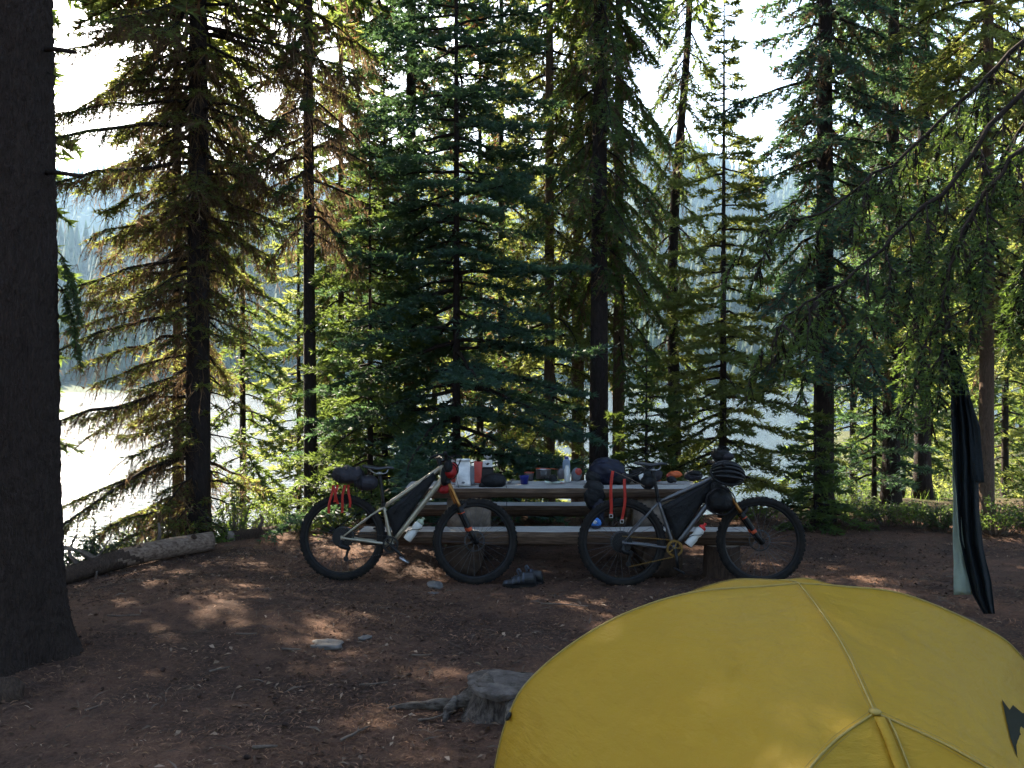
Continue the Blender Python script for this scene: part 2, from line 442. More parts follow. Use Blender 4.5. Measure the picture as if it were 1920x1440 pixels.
# ------------------------------------------------------------------ conifers
class Crown:
    def __init__(s, seed, ds=.036, tl=.062, tw=.013):
        s.r = np.random.default_rng(seed); s.P = []; s.D = []; s.L = []; s.N = []; s.K = []; s.limb = MB(); s.tw = []; s.ds, s.tl, s.w = ds, tl, tw
        s.stem = []
    def bough(s, P, lsp=.06, ll=.3, pend=.2, t0=.12, r0=.012, coarse=1., sub=0, dead=0., dlen=.2, live=(0., 1.), stems=True):
        r = s.r; P = np.asarray(P, float)
        seg = np.linalg.norm(np.diff(P, axis=0), axis=1); cum = np.concatenate([[0], np.cumsum(seg)]); L = cum[-1]
        s.limb.tube(P, np.linspace(r0, r0 * .22, len(P)), 5 if r0 > .01 else 4, cap=False)
        Tg = nrm(np.gradient(P, axis=0))
        def ev(t):
            q = t * L
            p = np.stack([np.interp(q, cum, P[:, k]) for k in range(3)], -1); d = np.stack([np.interp(q, cum, Tg[:, k]) for k in range(3)], -1)
            return p, nrm(d)
        m = max(3, int(L / (lsp * coarse)))
        t = np.sort(np.clip(t0 + (1 - t0) * (np.arange(m) + r.random(m)) / m, 0, .995))
        p, d = ev(t)
        side = nrm(np.cross(d, np.array([0, 0, 1.0])) + 1e-6) * np.where(np.arange(m) % 2, 1, -1)[:, None]
        ang = np.radians(r.uniform(40, 68, m))[:, None]
        D = nrm(d * np.cos(ang) + side * np.sin(ang) + np.array([0, 0, -1.0]) * (pend * r.uniform(.3, 1.5, m))[:, None] + r.normal(0, .10, (m, 3)))
        prof = np.interp(t, [0, .15, .45, .8, 1], [.45, .75, 1, .6, .3])
        Ln = np.minimum(ll, L * .55) * prof * r.uniform(.55, 1.2, m)
        s._lat(p, D, Ln, coarse, stems)
        if sub:
            for q in range(sub):
                f = r.uniform(.25, .95, m); p2 = p + D * (Ln * f)[:, None]
                s2 = nrm(np.cross(D, np.array([0, 0, 1.0])) + 1e-6) * np.where(r.random(m) < .5, 1, -1)[:, None]
                D2 = nrm(D * .7 + s2 * .7 + r.normal(0, .15, (m, 3)) + np.array([0, 0, -pend * .5]))
                s._lat(p2, D2, Ln * (1 - f * .6) * .55, coarse, False)
        # needles along the last part of the axis
        k = 6; ta = np.linspace(max(t0, .45), .98, k); pa, da = ev(ta)
        s._lat(pa, da, np.full(k, L * (1 - max(t0, .45)) / k * 1.15), coarse, False)
        if dead:
            md = int(L * dead / coarse); tt = r.uniform(.14, 1.0, md); pd, dd = ev(tt)
            s.tw.append((pd, dd, dlen * r.uniform(.35, 1.5, md), coarse))
        return s
    def _lat(s, p, D, Ln, coarse, stems):
        s.P.append(p); s.D.append(D); s.L.append(Ln); s.K.append(np.full(len(p), coarse)); 
        if stems: s.stem.append((p, D, Ln))
    def build_foliage(s, name, mat, parent, mat2=None, frac2=0.):
        r = s.r; P = np.concatenate(s.P); D = np.concatenate(s.D); L = np.concatenate(s.L); K = np.concatenate(s.K)
        Nn = nrm(np.cross(D, np.array([0, 0, 1.0])) + 1e-6); U = np.cross(Nn, D)
        n = np.maximum(1, np.ceil(L / (s.ds * K))).astype(int)
        idx = np.repeat(np.arange(len(P)), n); st = np.concatenate([[0], np.cumsum(n)[:-1]])
        k = np.arange(len(idx)) - np.repeat(st, n)
        q = (k + r.random(len(idx))) / n[idx] * L[idx]
        d, nn, u, kk = D[idx], Nn[idx], U[idx], K[idx]
        pt = P[idx] + d * q[:, None]; pt[:, 2] -= .35 * q ** 2
        out = []
        for sgn, uu in ((1, .12), (-1, .12), (0, .55), (0, -.5)):
            mrow = np.ones(len(idx), bool) if uu < .3 and uu > 0 else r.random(len(idx)) < (.75 if uu > 0 else .35)
            c = mrow.sum()
            tl = (s.tl * kk[mrow] * r.uniform(.65, 1.3, c))[:, None]
            dirv = d[mrow] * r.uniform(.5, 1.0, (c, 1)) + sgn * nn[mrow] * r.uniform(.45, .85, (c, 1)) + u[mrow] * (uu + r.normal(0, .22, (c, 1)))
            tip = pt[mrow] + nrm(dirv) * tl
            w = (s.w * kk[mrow] * r.uniform(.7, 1.3, c))[:, None]
            ax = nrm(d[mrow] + r.normal(0, .3, (c, 3)))
            out.append(np.stack([pt[mrow] - ax * w, pt[mrow] + ax * w, tip], 1))
        T = np.concatenate(out); r.shuffle(T)
        if mat2 is not None and frac2 > 0:
            c = int(len(T) * frac2)
            fast_mesh(name, T[c:].reshape(-1, 3), np.arange(3 * (len(T) - c)).reshape(-1, 3), mat, parent)
            fast_mesh('dry_needles', T[:c].reshape(-1, 3), np.arange(3 * c).reshape(-1, 3), mat2, parent)
        else:
            fast_mesh(name, T.reshape(-1, 3), np.arange(3 * len(T)).reshape(-1, 3), mat, parent)
        return len(T)
    def build_limbs(s, parent, mat):
        if s.stem:
            p = np.concatenate([a[0] for a in s.stem]); D = np.concatenate([a[1] for a in s.stem]); L = np.concatenate([a[2] for a in s.stem])
            w = nrm(np.cross(D, np.array([.3, .2, .9]))) * .0028
            e = p + D * (L * .9)[:, None]; e[:, 2] -= .35 * (L * .9) ** 2
            V = np.stack([p - w, p + w, e], 1).reshape(-1, 3)
            s.limb.add(V, np.arange(len(V)).reshape(-1, 3))
        s.limb.build('limbs', mat, parent)['kind'] = 'stuff'
    def build_dead(s, parent, mat):
        if not s.tw: return
        r = s.r; p = np.concatenate([a[0] for a in s.tw]); d = np.concatenate([a[1] for a in s.tw]); L = np.concatenate([a[2] for a in s.tw]); K = np.concatenate([np.full(len(a[0]), a[3]) for a in s.tw])
        m = len(p); side = nrm(np.cross(d, np.array([0, 0, 1.0])) + 1e-6)
        D = nrm(np.array([0, 0, -1.0]) * r.uniform(.25, 1.2, (m, 1)) + side * r.normal(0, .7, (m, 1)) + d * r.uniform(.1, .8, (m, 1)))
        D2 = nrm(D + np.array([0, 0, -.8]) + r.normal(0, .25, (m, 3)))
        w = nrm(np.cross(D, np.array([.5, .7, .1]) + r.normal(0, .4, (m, 3)))) * (.0058 * K)[:, None]
        a = p; b = p + D * (L * .5)[:, None]; c = b + D2 * (L * .5)[:, None]
        T = [np.stack([a - w, a + w, b + w * .8], 1), np.stack([a - w, b + w * .8, b - w * .8], 1), np.stack([b - w * .8, b + w * .8, c], 1)]
        for q in range(5):      # side twiglets and lichen beards
            f = r.uniform(.15, 1, (m, 1)); o_ = np.where(f < .5, a + (b - a) * f * 2, b + (c - b) * (f * 2 - 1))
            e = o_ + nrm(D2 + r.normal(0, .75, (m, 3)) + np.array([0, 0, -.3])) * (L * r.uniform(.15, .4, m))[:, None]
            T.append(np.stack([o_ - w * .8, o_ + w * .8, e], 1))
        T = np.concatenate(T)
        fast_mesh('dead_twigs', T.reshape(-1, 3), np.arange(3 * len(T)).reshape(-1, 3), mat, parent)['kind'] = 'stuff'

def make_trunk(parent, P, r0, r1, mat, seed, seg=14, flare=.35, rough=.10, name='trunk'):
    P = np.asarray(P, float); n = len(P)
    t = np.linspace(0, 1, n); L = np.linalg.norm(P[-1] - P[0])
    rad = r0 + (r1 - r0) * t + flare * r0 * np.exp(-t * L / .22)
    V, F = tube(P, rad, seg)
    c = np.repeat(P, seg, 0); d = V - c
    a = np.tile(np.arange(seg), n) / seg * 2 * math.pi
    nz = fbm(np.cos(a) * 1.6 + 5 + seed, V[:, 2] * 1.1 + np.sin(a) * 1.6, seed, 3)
    V = c + d * (1 + rough * nz)[:, None]
    return MB().add(V, F).build(name, mat, parent)

def bough_path(r, o, az, L, a, b, c, n=8, wob=.045):
    t = np.linspace(0, 1, n)
    q = az + .25 * r.normal() * t
    x = np.cumsum(np.cos(q)) / n * L; y = np.cumsum(np.sin(q)) / n * L
    x -= x[0]; y -= y[0]
    z = L * (a * t + b * t ** 2 + c * t ** 3) + wob * L * np.cumsum(r.normal(0, .35, n))
    z -= z[0]
    return o + np.stack([x, y, z], 1)

TREES = 0
def conifer(name, label, X, Y, H, r0, crown0=.3, Lmax=1.3, nb=90, style='fir', seed=1, mat='needle_green', bark='bark_dark', taper=1.0, lean=(0, 0), bend=0.,
            group=None, dead=0., dlen=.2, lsp=.06, ll=.34, ds=.040, tl=.072, tw=.016, zvis=8., sub=0, mat2=None, frac2=0., droop=1., azr=None, Lmin=.25, t0=.20, topw=.12, sides=None, lowbare=0., topfull=False):
    """a tapered trunk, whorled limbs and a crown of needle tufts"""
    r = np.random.default_rng(seed)
    z0 = float(ground_z(X, Y)) - .06
    root = thing(name, label, 'tree', (X, Y, z0), group=group)
    n = 26; t = np.linspace(0, 1, n) ** 1.15
    P = np.stack([lean[0] * t * H + bend * np.sin(t * 9 + seed) * np.sin(t * math.pi), lean[1] * t * H + bend * .6 * np.cos(t * 7 + seed) * t, t * H], 1)
    make_trunk(root, P, r0, r0 * .10, MAT[bark], seed)
    cr = Crown(seed + 100, ds, tl, tw)
    zv = min(zvis + .8, H - .1); fv = max(0., (zv - crown0) / (H - crown0)); n1 = nb if fv > 0 else 0; n2 = int(nb * (1 - fv) / max(fv, .2) * (1.5 if topfull else .45))
    for i in range(n1 + n2):
        if i < n1: u = fv * (i + r.random()) / n1
        else: u = fv + (1 - fv) * (i - n1 + r.random()) / max(1, n2)
        h = crown0 + (H - crown0 - .1) * u
        o = np.array([np.interp(h, P[:, 2], P[:, k]) for k in range(3)])
        az = i * 2.39996 + r.normal(0, .35)
        if azr is not None and r.random() < azr[2]: az = r.normal(azr[0], azr[1])
        shp = (1 - u) ** taper * (1 - topw) + topw
        L = max(Lmin, Lmax * shp * r.uniform(.62, 1.18) * (r.uniform(.35, .7) if r.random() < (.10 if style == 'fir' else .22) else 1))
        if sides is not None: L *= sides(az, h)
        if style == 'fir': a, b, c = r.normal(.06 - .22 * (1 - u), .08), -.18 * droop, .12
        elif style == 'spruce': a, b, c = r.normal(-.10 * droop, .1), -.62 * droop, .30 * droop
        else: a, b, c = r.normal(-.35 * droop, .12), -.75 * droop, .25
        coarse = 1. if h < zvis else 2.5
        if lowbare and math.cos(az) > .1 and h < 4.2: L *= .62
        if lowbare and math.cos(az) > .1 and .7 < h < 2.9 and r.random() < .55: continue
        bt, bl = (max(t0, .72), ll * .6) if h < lowbare and math.cos(az) > -.3 else (t0, ll)
        Pb = bough_path(r, o, az, L, a, b, c)
        cr.bough(Pb, lsp, bl, {'fir': .08, 'spruce': .45, 'weep': .9}[style], bt, .006 + .011 * L, coarse, sub if coarse == 1 else 0, (dead if coarse == 1 else dead * .3) * (.15 if lowbare and h < 3.0 and math.cos(az) > 0 else 1), dlen)
    nt = cr.build_foliage('crown', MAT[mat], root, MAT[mat2] if mat2 else None, frac2)
    cr.build_limbs(root, MAT['limb']); cr.build_dead(root, MAT['twig'])
    return root

def X_(px, Y): return (px - 960) / 1750 * Y
# ------------------------------------------------------------------ the trees, left to right
conifer('spruce_tree', 'tall spruce with drooping lichen-brown boughs behind the peeled log', X_(370, 10.6), 10.6, 17, .155, .35, 1.75, 215, 'spruce', 3, 'needle_yellow', taper=.45, mat2='needle_brown', frac2=.16,
        dead=52, dlen=.30, zvis=6.4, topw=.45, t0=.30, ll=.30, lsp=.048, ds=.034, tl=.054, tw=.011, lean=(.004, 0), droop=.68, lowbare=2.4, topfull=True,
        sides=lambda a, h: 1.25 if h > 6.0 else (1 - .30 * math.cos(a)) * (.5 if math.sin(a) < -.6 else 1))
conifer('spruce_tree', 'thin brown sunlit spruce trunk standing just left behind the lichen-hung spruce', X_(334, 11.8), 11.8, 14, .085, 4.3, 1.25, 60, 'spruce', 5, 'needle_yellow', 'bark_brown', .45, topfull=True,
        dead=60, dlen=.30, zvis=7, topw=.3, t0=.4)
conifer('pole_tree', 'bare dark pole-straight trunk left of the fir thicket with wispy dead twigs', X_(582, 11.0), 11.0, 16, .085, 3.6, 1.1, 48, 'spruce', 8, 'needle_green', taper=.45,
        dead=75, dlen=.34, zvis=6.4, topw=.4, t0=.66, ll=.20, lsp=.09, lean=(-.003, 0))
conifer('spruce_tree', 'thin sparse spruce with reddish trunk between the pole trunk and the thicket', X_(640, 13.6), 13.6, 13, .065, .6, 1.05, 100, 'spruce', 9, 'needle_green', 'bark_brown', .5,
        dead=30, zvis=8, topw=.3, tl=.085, tw=.020)
conifer('young_fir', 'bushy green young fir at the left edge of the dark thicket', X_(694, 10.9), 10.9, 4.6, .045, .12, 1.35, 80, 'fir', 12, 'needle_green', taper=.75, lsp=.048, ll=.34, sub=1)
conifer('young_fir', 'slender fir with pointed tip between the bushy fir and the thick trunk', X_(721, 12.0), 12.0, 6.4, .05, .3, 1.25, 95, 'fir', 13, 'needle_blue', taper=.75, lsp=.052, ll=.34, sub=1)
conifer('spruce_tree', 'thick dark trunk rising behind the middle firs with rusty upper boughs', X_(768, 12.9), 12.9, 18, .105, 2.2, 1.15, 85, 'spruce', 14, 'needle_blue', taper=.4, lean=(.004, 0),
        dead=26, zvis=7.5, topw=.4, mat2='needle_brown', frac2=.3)
conifer('fir_tree', 'broad blue-green fir with layered boughs behind the middle of the table', X_(856, 10.9), 10.9, 8.8, .058, .4, 2.15, 120, 'fir', 15, 'needle_blue', taper=.75, lsp=.050, ll=.46, sub=2, topw=.10, zvis=6.6)
conifer('spruce_tree', 'thin spruce with dry brown boughs seen high behind the broad fir', X_(940, 14.2), 14.2, 14, .07, 1.6, .8, 60, 'spruce', 16, 'needle_green', taper=.5, dead=20, zvis=8, tl=.085, tw=.02, t0=.3, mat2='needle_brown', frac2=.35)
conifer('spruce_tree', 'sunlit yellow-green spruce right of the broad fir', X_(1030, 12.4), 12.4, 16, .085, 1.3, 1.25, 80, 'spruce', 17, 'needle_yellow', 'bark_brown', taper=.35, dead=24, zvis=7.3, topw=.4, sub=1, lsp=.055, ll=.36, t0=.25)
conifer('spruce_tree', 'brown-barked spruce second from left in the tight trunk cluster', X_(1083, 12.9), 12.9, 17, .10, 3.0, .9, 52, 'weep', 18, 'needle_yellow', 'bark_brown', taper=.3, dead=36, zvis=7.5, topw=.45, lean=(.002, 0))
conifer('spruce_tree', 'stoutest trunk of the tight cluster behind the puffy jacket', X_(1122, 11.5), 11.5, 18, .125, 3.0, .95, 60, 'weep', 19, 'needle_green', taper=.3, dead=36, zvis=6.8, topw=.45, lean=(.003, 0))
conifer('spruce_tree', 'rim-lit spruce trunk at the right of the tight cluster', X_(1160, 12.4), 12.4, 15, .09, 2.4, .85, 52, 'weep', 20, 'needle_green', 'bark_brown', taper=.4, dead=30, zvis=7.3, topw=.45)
conifer('spruce_snag', 'crooked thin-crowned spruce against the bright gap of sky', X_(1262, 13.2), 13.2, 12.5, .105, 2.0, .85, 62, 'weep', 21, 'needle_green', taper=.35, dead=26, zvis=7.6, topw=.4, lean=(.018, 0), bend=.10, lsp=.08)
conifer('young_fir', 'small young fir below the gap in the trees', X_(1212, 10.9), 10.9, 2.3, .03, .10, .85, 48, 'fir', 22, 'needle_green', taper=.8, lsp=.042, ll=.26, sub=1)
conifer('fir_tree', 'sunlit green fir with needle-thin tip right of the bright gap', X_(1356, 11.4), 11.4, 6.5, .055, .5, 1.6, 105, 'fir', 23, 'needle_yellow', taper=1.1, lsp=.048, ll=.40, sub=2, topw=.05, zvis=9)
conifer('spruce_tree', 'dark full-crowned spruce behind the front wheel of the right bike', X_(1545, 11.2), 11.2, 16, .13, 2.0, 1.4, 100, 'spruce', 24, 'needle_blue', taper=.4, dead=20, zvis=6.8, topw=.4, sub=1, ll=.38, mat2='needle_brown', frac2=.06)
conifer('young_fir', 'low dark fir hugging the foot of the full-crowned spruce', X_(1530, 10.7), 10.7, 1.5, .025, .08, .7, 36, 'fir', 25, 'needle_green', taper=.7, lsp=.042, ll=.22, sub=1)
conifer('young_fir', 'thin dark sapling between the two right-hand spruces', X_(1640, 12.4), 12.4, 5.2, .035, .4, 1.05, 70, 'fir', 26, 'needle_blue', taper=.8, lsp=.055, sub=1)
conifer('spruce_tree', 'dark double-width trunk right of the thin sapling', X_(1672, 12.2), 12.2, 15, .12, 2.4, 1.2, 65, 'spruce', 27, 'needle_blue', taper=.5, dead=16, zvis=7, topw=.35, sub=1)
conifer('spruce_tree', 'tall trunk showing bare against the sky at upper right', X_(1730, 12.9), 12.9, 17, .12, 3.0, 1.2, 65, 'spruce', 28, 'needle_blue', taper=.5, dead=20, zvis=7.4, topw=.35)
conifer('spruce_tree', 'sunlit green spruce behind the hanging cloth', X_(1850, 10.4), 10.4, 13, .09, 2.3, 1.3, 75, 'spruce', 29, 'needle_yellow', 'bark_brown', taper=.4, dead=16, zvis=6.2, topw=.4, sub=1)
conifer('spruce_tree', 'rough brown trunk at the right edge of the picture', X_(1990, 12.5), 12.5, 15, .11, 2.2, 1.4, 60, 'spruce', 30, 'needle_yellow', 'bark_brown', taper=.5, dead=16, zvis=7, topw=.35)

# trees deeper in the wood on the right and on the bank: coarser copies of two of a kind
bg1 = conifer('slim_conifer', 'slim conifer in the dim wood behind the right-hand trunks', X_(1600, 19), 19, 13, .09, 1.4, 1.5, 100, 'spruce', 41, 'needle_green', taper=.5, dead=10, zvis=20, lsp=.1, ds=.075, tl=.14, tw=.034, topw=.25,
              group='slim conifers deep in the right-hand wood')
bg2 = conifer('slim_conifer', 'slim conifer in the dim wood behind the right-hand trunks', X_(1800, 21), 21, 10, .07, .3, 1.6, 110, 'fir', 42, 'needle_yellow', taper=.75, zvis=20, lsp=.1, ds=.075, tl=.14, tw=.034, topw=.15,
              group='slim conifers deep in the right-hand wood')
_r = np.random.default_rng(5)
for i, (px, Y) in enumerate([(1690, 17), (1745, 24), (1885, 18), (1930, 25), (1990, 20), (1655, 27), (1840, 28), (2040, 16), (2090, 22), (1775, 33), (1915, 34), (1700, 38)]):
    c = copy_tree((bg1, bg2)[i % 2])
    x = X_(px, Y); c.location = (x, Y, float(ground_z(x, Y)) - .05); c.rotation_euler.z = _r.uniform(0, 6.28)
    k = _r.uniform(.75, 1.15); c.scale = (k, k, k)
    if px > 1960: c['label'] = 'conifer of the wood outside the picture around the camp'; c['group'] = 'conifers around the camp outside the picture'
for i, (px, Y, k, lab) in enumerate([(455, 16.5, .8, 'airy conifer on the bank between the lichen-hung spruce and the pole trunk'), (560, 17.5, .9, 'airy conifer low on the bank right behind the pole trunk'), (672, 16.5, .95, 'airy conifer deep behind the bushy young fir'),
        (815, 17.5, 1.0, 'airy conifer deep between the thick trunk and the broad fir'), (900, 16.8, .95, 'airy conifer deep behind the broad fir on its right'), (990, 18.5, 1.05, 'airy conifer deep behind the sunlit yellow-green spruce')]):
    c = copy_tree((bg1, bg2)[i % 2]); x = X_(px, Y); c.location = (x, Y, float(ground_z(x, Y)) - .05); c.rotation_euler.z = _r.uniform(0, 6.28); c.scale = (k, k, k); c['label'] = lab; c['group'] = 'airy conifers on the lake bank'
# the wood goes on beside and behind the camp, where its shade falls from
for i, (x, Y, k) in enumerate([(-6.9, 10.2, 1.3), (-8.6, 12.6, 1.4), (-6.4, 8.9, 1.2), (-7.7, 11.6, 1.3), (-5.6, 7.4, 1.0), (-6.3, 10.9, .85), (-7.4, 12.2, 1.1), (-7.9, 10.4, 1.3), (-10.2, 12.0, 1.4), (-9.0, 15.5, 1.3), (-8.9, 9.0, 1.35), (-11, 15, 1.4), (-7.4, 5.2, 1.3), (-5.5, 1.5, 1.3), (4.6, -1.5, 1.3), (-1.8, -4.5, 1.4), (2.4, -6.0, 1.3), (7.5, 3.5, 1.3), (6.4, 7.2, 1.2), (-6.5, -3.5, 1.3), (7.8, -4, 1.3)]):
    c = copy_tree(bg1 if x < 0 or i % 2 else bg2)
    c.location = (x, Y, float(ground_z(x, Y)) - .05); c.rotation_euler.z = _r.uniform(0, 6.28); c.scale = (k, k, k)
    c['label'] = 'conifer of the wood outside the picture around the camp'; c['group'] = 'conifers around the camp outside the picture'

conifer('spruce_tree', 'unseen high-crowned conifer added left of the picture to shade the tent', -6.6, 12.3, 14.5, .14, 8.0, 1.9, 15, 'spruce', 71, 'needle_green', taper=.4, zvis=0., topw=.45, dead=4, topfull=True)  # unseen tree added so its high crown keeps sun off the tent
# ------------------------------------------------------------------ the big near trunk at the left edge
def big_trunk():
    X, Y = -3.055, 5.6
    root = thing('spruce_tree', 'massive dark near trunk filling the left edge of the picture', 'tree', (X, Y, float(ground_z(X, Y)) - .04))
    nz, na = 330, 170
    z = np.linspace(0, 13, 60); z = np.concatenate([np.linspace(0, 5.2, nz - 40), np.linspace(5.2, 15, 41)[1:]]); nz = len(z)
    a = np.arange(na) * 2 * math.pi / na
    A, Z = np.meshgrid(a, z)
    rad = .320 - .008 * Z + .085 * np.exp(-Z / .24) * (1 + .45 * np.sin(A * 5 + 1) + .3 * np.sin(A * 3)) 
    # bark plates: cells elongated along the trunk
    cx, cy = A * .30 / .022, Z / .052
    cx = cx + .8 * fbm(A * 4, Z * 3, 31, 3); cy = cy + .8 * fbm(A * 4 + 9, Z * 3, 32, 3)
    ix, iy = np.floor(cx), np.floor(cy); d1 = np.full(A.shape, 9.); d2 = np.full(A.shape, 9.); hh = np.zeros(A.shape)
    for dx in (-1, 0, 1):
        for dy in (-1, 0, 1):
            jx, jy = ix + dx, iy + dy
            jw = np.mod(jx, 86)
            px_ = jx + hash2(jw, jy, 51); py_ = jy + hash2(jw, jy, 52)
            d = np.hypot(cx - px_, cy - py_); h = hash2(jw, jy, 53)
            closer = d < d1
            d2 = np.where(closer, d1, np.minimum(d2, d)); hh = np.where(closer, h, hh); d1 = np.where(closer, d, d1)
    edge = np.clip((d2 - d1) / .35, 0, 1)
    rad = rad + .009 * (edge - .6) + .014 * (hh - .5) * edge + .007 * fbm(cx * 3, cy * 3, 55, 2)
    lx = -.003 * Z
    V = np.stack([rad * np.cos(A) + lx, rad * np.sin(A), Z], -1).reshape(-1, 3)
    i = np.arange(nz - 1)[:, None] * na; j = np.arange(na)[None]; k = (j + 1) % na
    F = np.stack([i + j, i + k, i + na + k, i + na + j], -1).reshape(-1, 4)
    fast_mesh('trunk', V, F, MAT['bark_near'], root, smooth=True)
    def stub(h, pts, r0, rag=True):
        p0 = np.array([.305 - .011 * h - .05, 0, h])
        P = smooth_path([p0] + [p0 + np.array(q) for q in pts], 9)
        MB().tube(P, np.linspace(r0, r0 * .55, len(P)), 7).build('branch_stub', MAT['limb'], root)
    stub(3.66, [(.13, -.05, -.01), (.27, -.08, -.04)], .02)
    stub(3.55, [(.10, -.02, -.04), (.19, -.03, -.12), (.20, -.03, -.34)], .005)
    stub(2.93, [(.12, -.06, -.01), (.33, -.14, -.05)], .019)
    # crown far above the picture, and one weeping spray beside the trunk
    cr = Crown(77); r = np.random.default_rng(78)
    for q in range(110):
        h = 5.0 + 9.3 * (q + r.random()) / 110; az = q * 2.4 + r.normal(0, .3); L = 1.9 * (1 - .7 * (h - 5.2) / 9.3) * r.uniform(.7, 1.1)
        cr.bough(bough_path(r, np.array([-.003 * h, 0, h]), az, L, -.1, -.5, .2), .1, .34, .4, .2, .006 + .011 * L, 2.2, 0, 6)
    for h, dz in ((2.55, .5), (2.35, .55)):
        cr.bough(np.array([[.2, .1, h], [.3, .12, h - .1], [.36, .13, h - .28], [.40, .14, h - dz]]), .03, .13, .8, .25, .006, .7, 0, 20, .08)
    cr.build_foliage('crown', MAT['needle_green'], root); cr.build_limbs(root, MAT['limb']); cr.build_dead(root, MAT['twig'])
big_trunk()

# ------------------------------------------------------------------ the near spruce at the right whose boughs hang into the picture
MAT['needle_near'] = material('needles_near_green', (.026, .054, .018), .5, .4, 1.6, transl=.46, tcol=(.17, .27, .045), spec=.3, island=.35)
def overhang():
    X, Y = 3.75, 4.9
    z0 = float(ground_z(X, Y)) - .05
    root = thing('spruce_tree', 'near spruce whose long drooping boughs hang in from the upper right', 'tree', (X, Y, z0))
    O = np.array([X, Y, z0])
    make_trunk(root, np.stack([np.zeros(30), np.zeros(30), np.linspace(0, 13, 30)], 1), .2, .03, MAT['bark_dark'], 61, 20)
    cr = Crown(62, .021, .030, .0058); r = np.random.default_rng(63)
    def q(px, py, Yd): return at(px, py, Yd) - O
    limbs = [
        ([(0, 0, 4.15), q(1920, 170, 4.8), q(1790, 330, 4.7), q(1650, 470, 4.6), q(1530, 560, 4.55), q(1450, 620, 4.5)], .026),
        ([(0, 0, 4.5), q(1935, 60, 5.0), q(1800, 190, 5.0), q(1640, 330, 5.0), q(1480, 420, 5.0), q(1400, 450, 5.0)], .022),
        ([(0, 0, 3.75), q(1960, 250, 4.5), q(1850, 360, 4.4), q(1790, 480, 4.35), q(1770, 600, 4.3), q(1775, 660, 4.3)], .020),
        ([(0, 0, 3.9), q(1950, 190, 5.3), q(1830, 400, 5.4), q(1730, 560, 5.4), q(1690, 680, 5.4)], .018),
        ([(0, 0, 3.3), q(1990, 430, 5.0), q(1940, 470, 5.0), q(1900, 560, 5.0)], .014),
    ]
    for pts, r0 in limbs:
        P = smooth_path([np.array(p, float) for p in pts], 26)
        P[1:] += r.normal(0, .012, P[1:].shape)
        cr.bough(P, .07, .16, .9, .5, r0 * .7, 1., 1, 14, .14)
        # weeping secondary branches
        n = 17
        for i in range(n):
            t = .22 + .75 * (i + r.random()) / n; o = P[int(t * 25)]
            L = r.uniform(.16, .55) * (1.1 - .5 * t)
            sd_ = r.choice([-1, 1]); d = P[min(25, int(t * 25) + 1)] - P[int(t * 25) - 1]; d = d / np.linalg.norm(d)
            s_ = np.cross(d, [0, 0, 1.]); s_ /= np.linalg.norm(s_)
            tt = np.linspace(0, 1, 7)[:, None]
            Pb = o + d * L * .55 * tt + s_ * sd_ * L * .55 * np.sin(tt * 1.5) + np.array([0, 0, -1.]) * L * (.25 * tt + .75 * tt ** 2) + r.normal(0, .008, (7, 3)) * tt
            cr.bough(Pb, .034, .12, .4, .3, .0042, 1., 1, 30, .08)
    for i in range(50):      # the rest of the crown, above and outside the picture
        h = 5.4 + 7 * (i + r.random()) / 50; az = i * 2.4; L = 1.9 * (1 - .75 * i / 50) * r.uniform(.7, 1.1)
        cr.bough(bough_path(r, np.array([0, 0, h]), az, L, -.1, -.5, .2), .1, .34, .4, .2, .006 + .011 * L, 3.2, 0, 0)
    for i in range(8):
        h = 3.4 + 1.8 * (i + r.random()) / 8; az = r.uniform(-1.4, 1.4); L = 1.5 * r.uniform(.6, 1.1)
        cr.bough(bough_path(r, np.array([0, 0, h]), az, L, -.2, -.6, .2), .08, .3, .5, .2, .006 + .011 * L, 2.2, 0, 8)
    cr.build_foliage('crown', MAT['needle_near'], root); cr.build_limbs(root, MAT['limb']); cr.build_dead(root, MAT['limb'])
overhang()
# ------------------------------------------------------------------ camp materials
MAT['wood_grey'] = material('weathered_wood', (.22, .208, .20), .75, .3, 5, (.48, .465, .45), bump=.5, bscale=26, stretch=(1, 14, 14), spec=.25)
MAT['wood_edge'] = material('hewn_wood_edge', (.07, .045, .032), .9, .3, 6, (.17, .115, .08), bump=.6, bscale=22, stretch=(1, 10, 10), spec=.2)
MAT['wood_end'] = material('cut_wood_end', (.16, .125, .10), .9, .3, 9, (.33, .27, .225), bump=.5, bscale=20, spec=.2)
MAT['log_bark'] = bark_material('log_bark', (.02, .014, .011), (.085, .055, .04), 10)
MAT['log_end'] = material('shaded_log_end', (.035, .024, .018), .95, .3, 7, (.09, .062, .046), bump=.6, bscale=16, spec=.15)  # darker than the plain cut end: its shade is put into the colour
MAT['log_pale'] = material('peeled_log', (.09, .055, .038), .85, .3, 4, (.28, .20, .15), bump=.5, bscale=14, stretch=(2, 12, 12), spec=.25)
MAT['stump_wood'] = material('old_stump_wood', (.028, .021, .017), .9, .3, 5, (.13, .105, .090), bump=.8, bscale=18, stretch=(9, 9, 1.6), spec=.2)
MAT['stump_top'] = material('stump_cut_face', (.045, .036, .031), .9, .3, 12, (.15, .128, .115), bump=.9, bscale=40, spec=.2)
MAT['rubber'] = material('tyre_rubber', (.006, .006, .0065), .85, .3, 20, (.020, .017, .015), bump=.2, bscale=90, spec=.2)
MAT['rim'] = material('black_rim', (.006, .006, .007), .5, .2, 30, spec=.3)
MAT['spoke'] = material('steel_spoke', (.10, .10, .11), .35, .2, 30, metal=.9)
MAT['black_metal'] = material('black_metal', (.006, .006, .007), .45, .3, 30, spec=.3)
MAT['steel'] = material('bare_steel', (.42, .42, .42), .32, .2, 30, metal=1.)
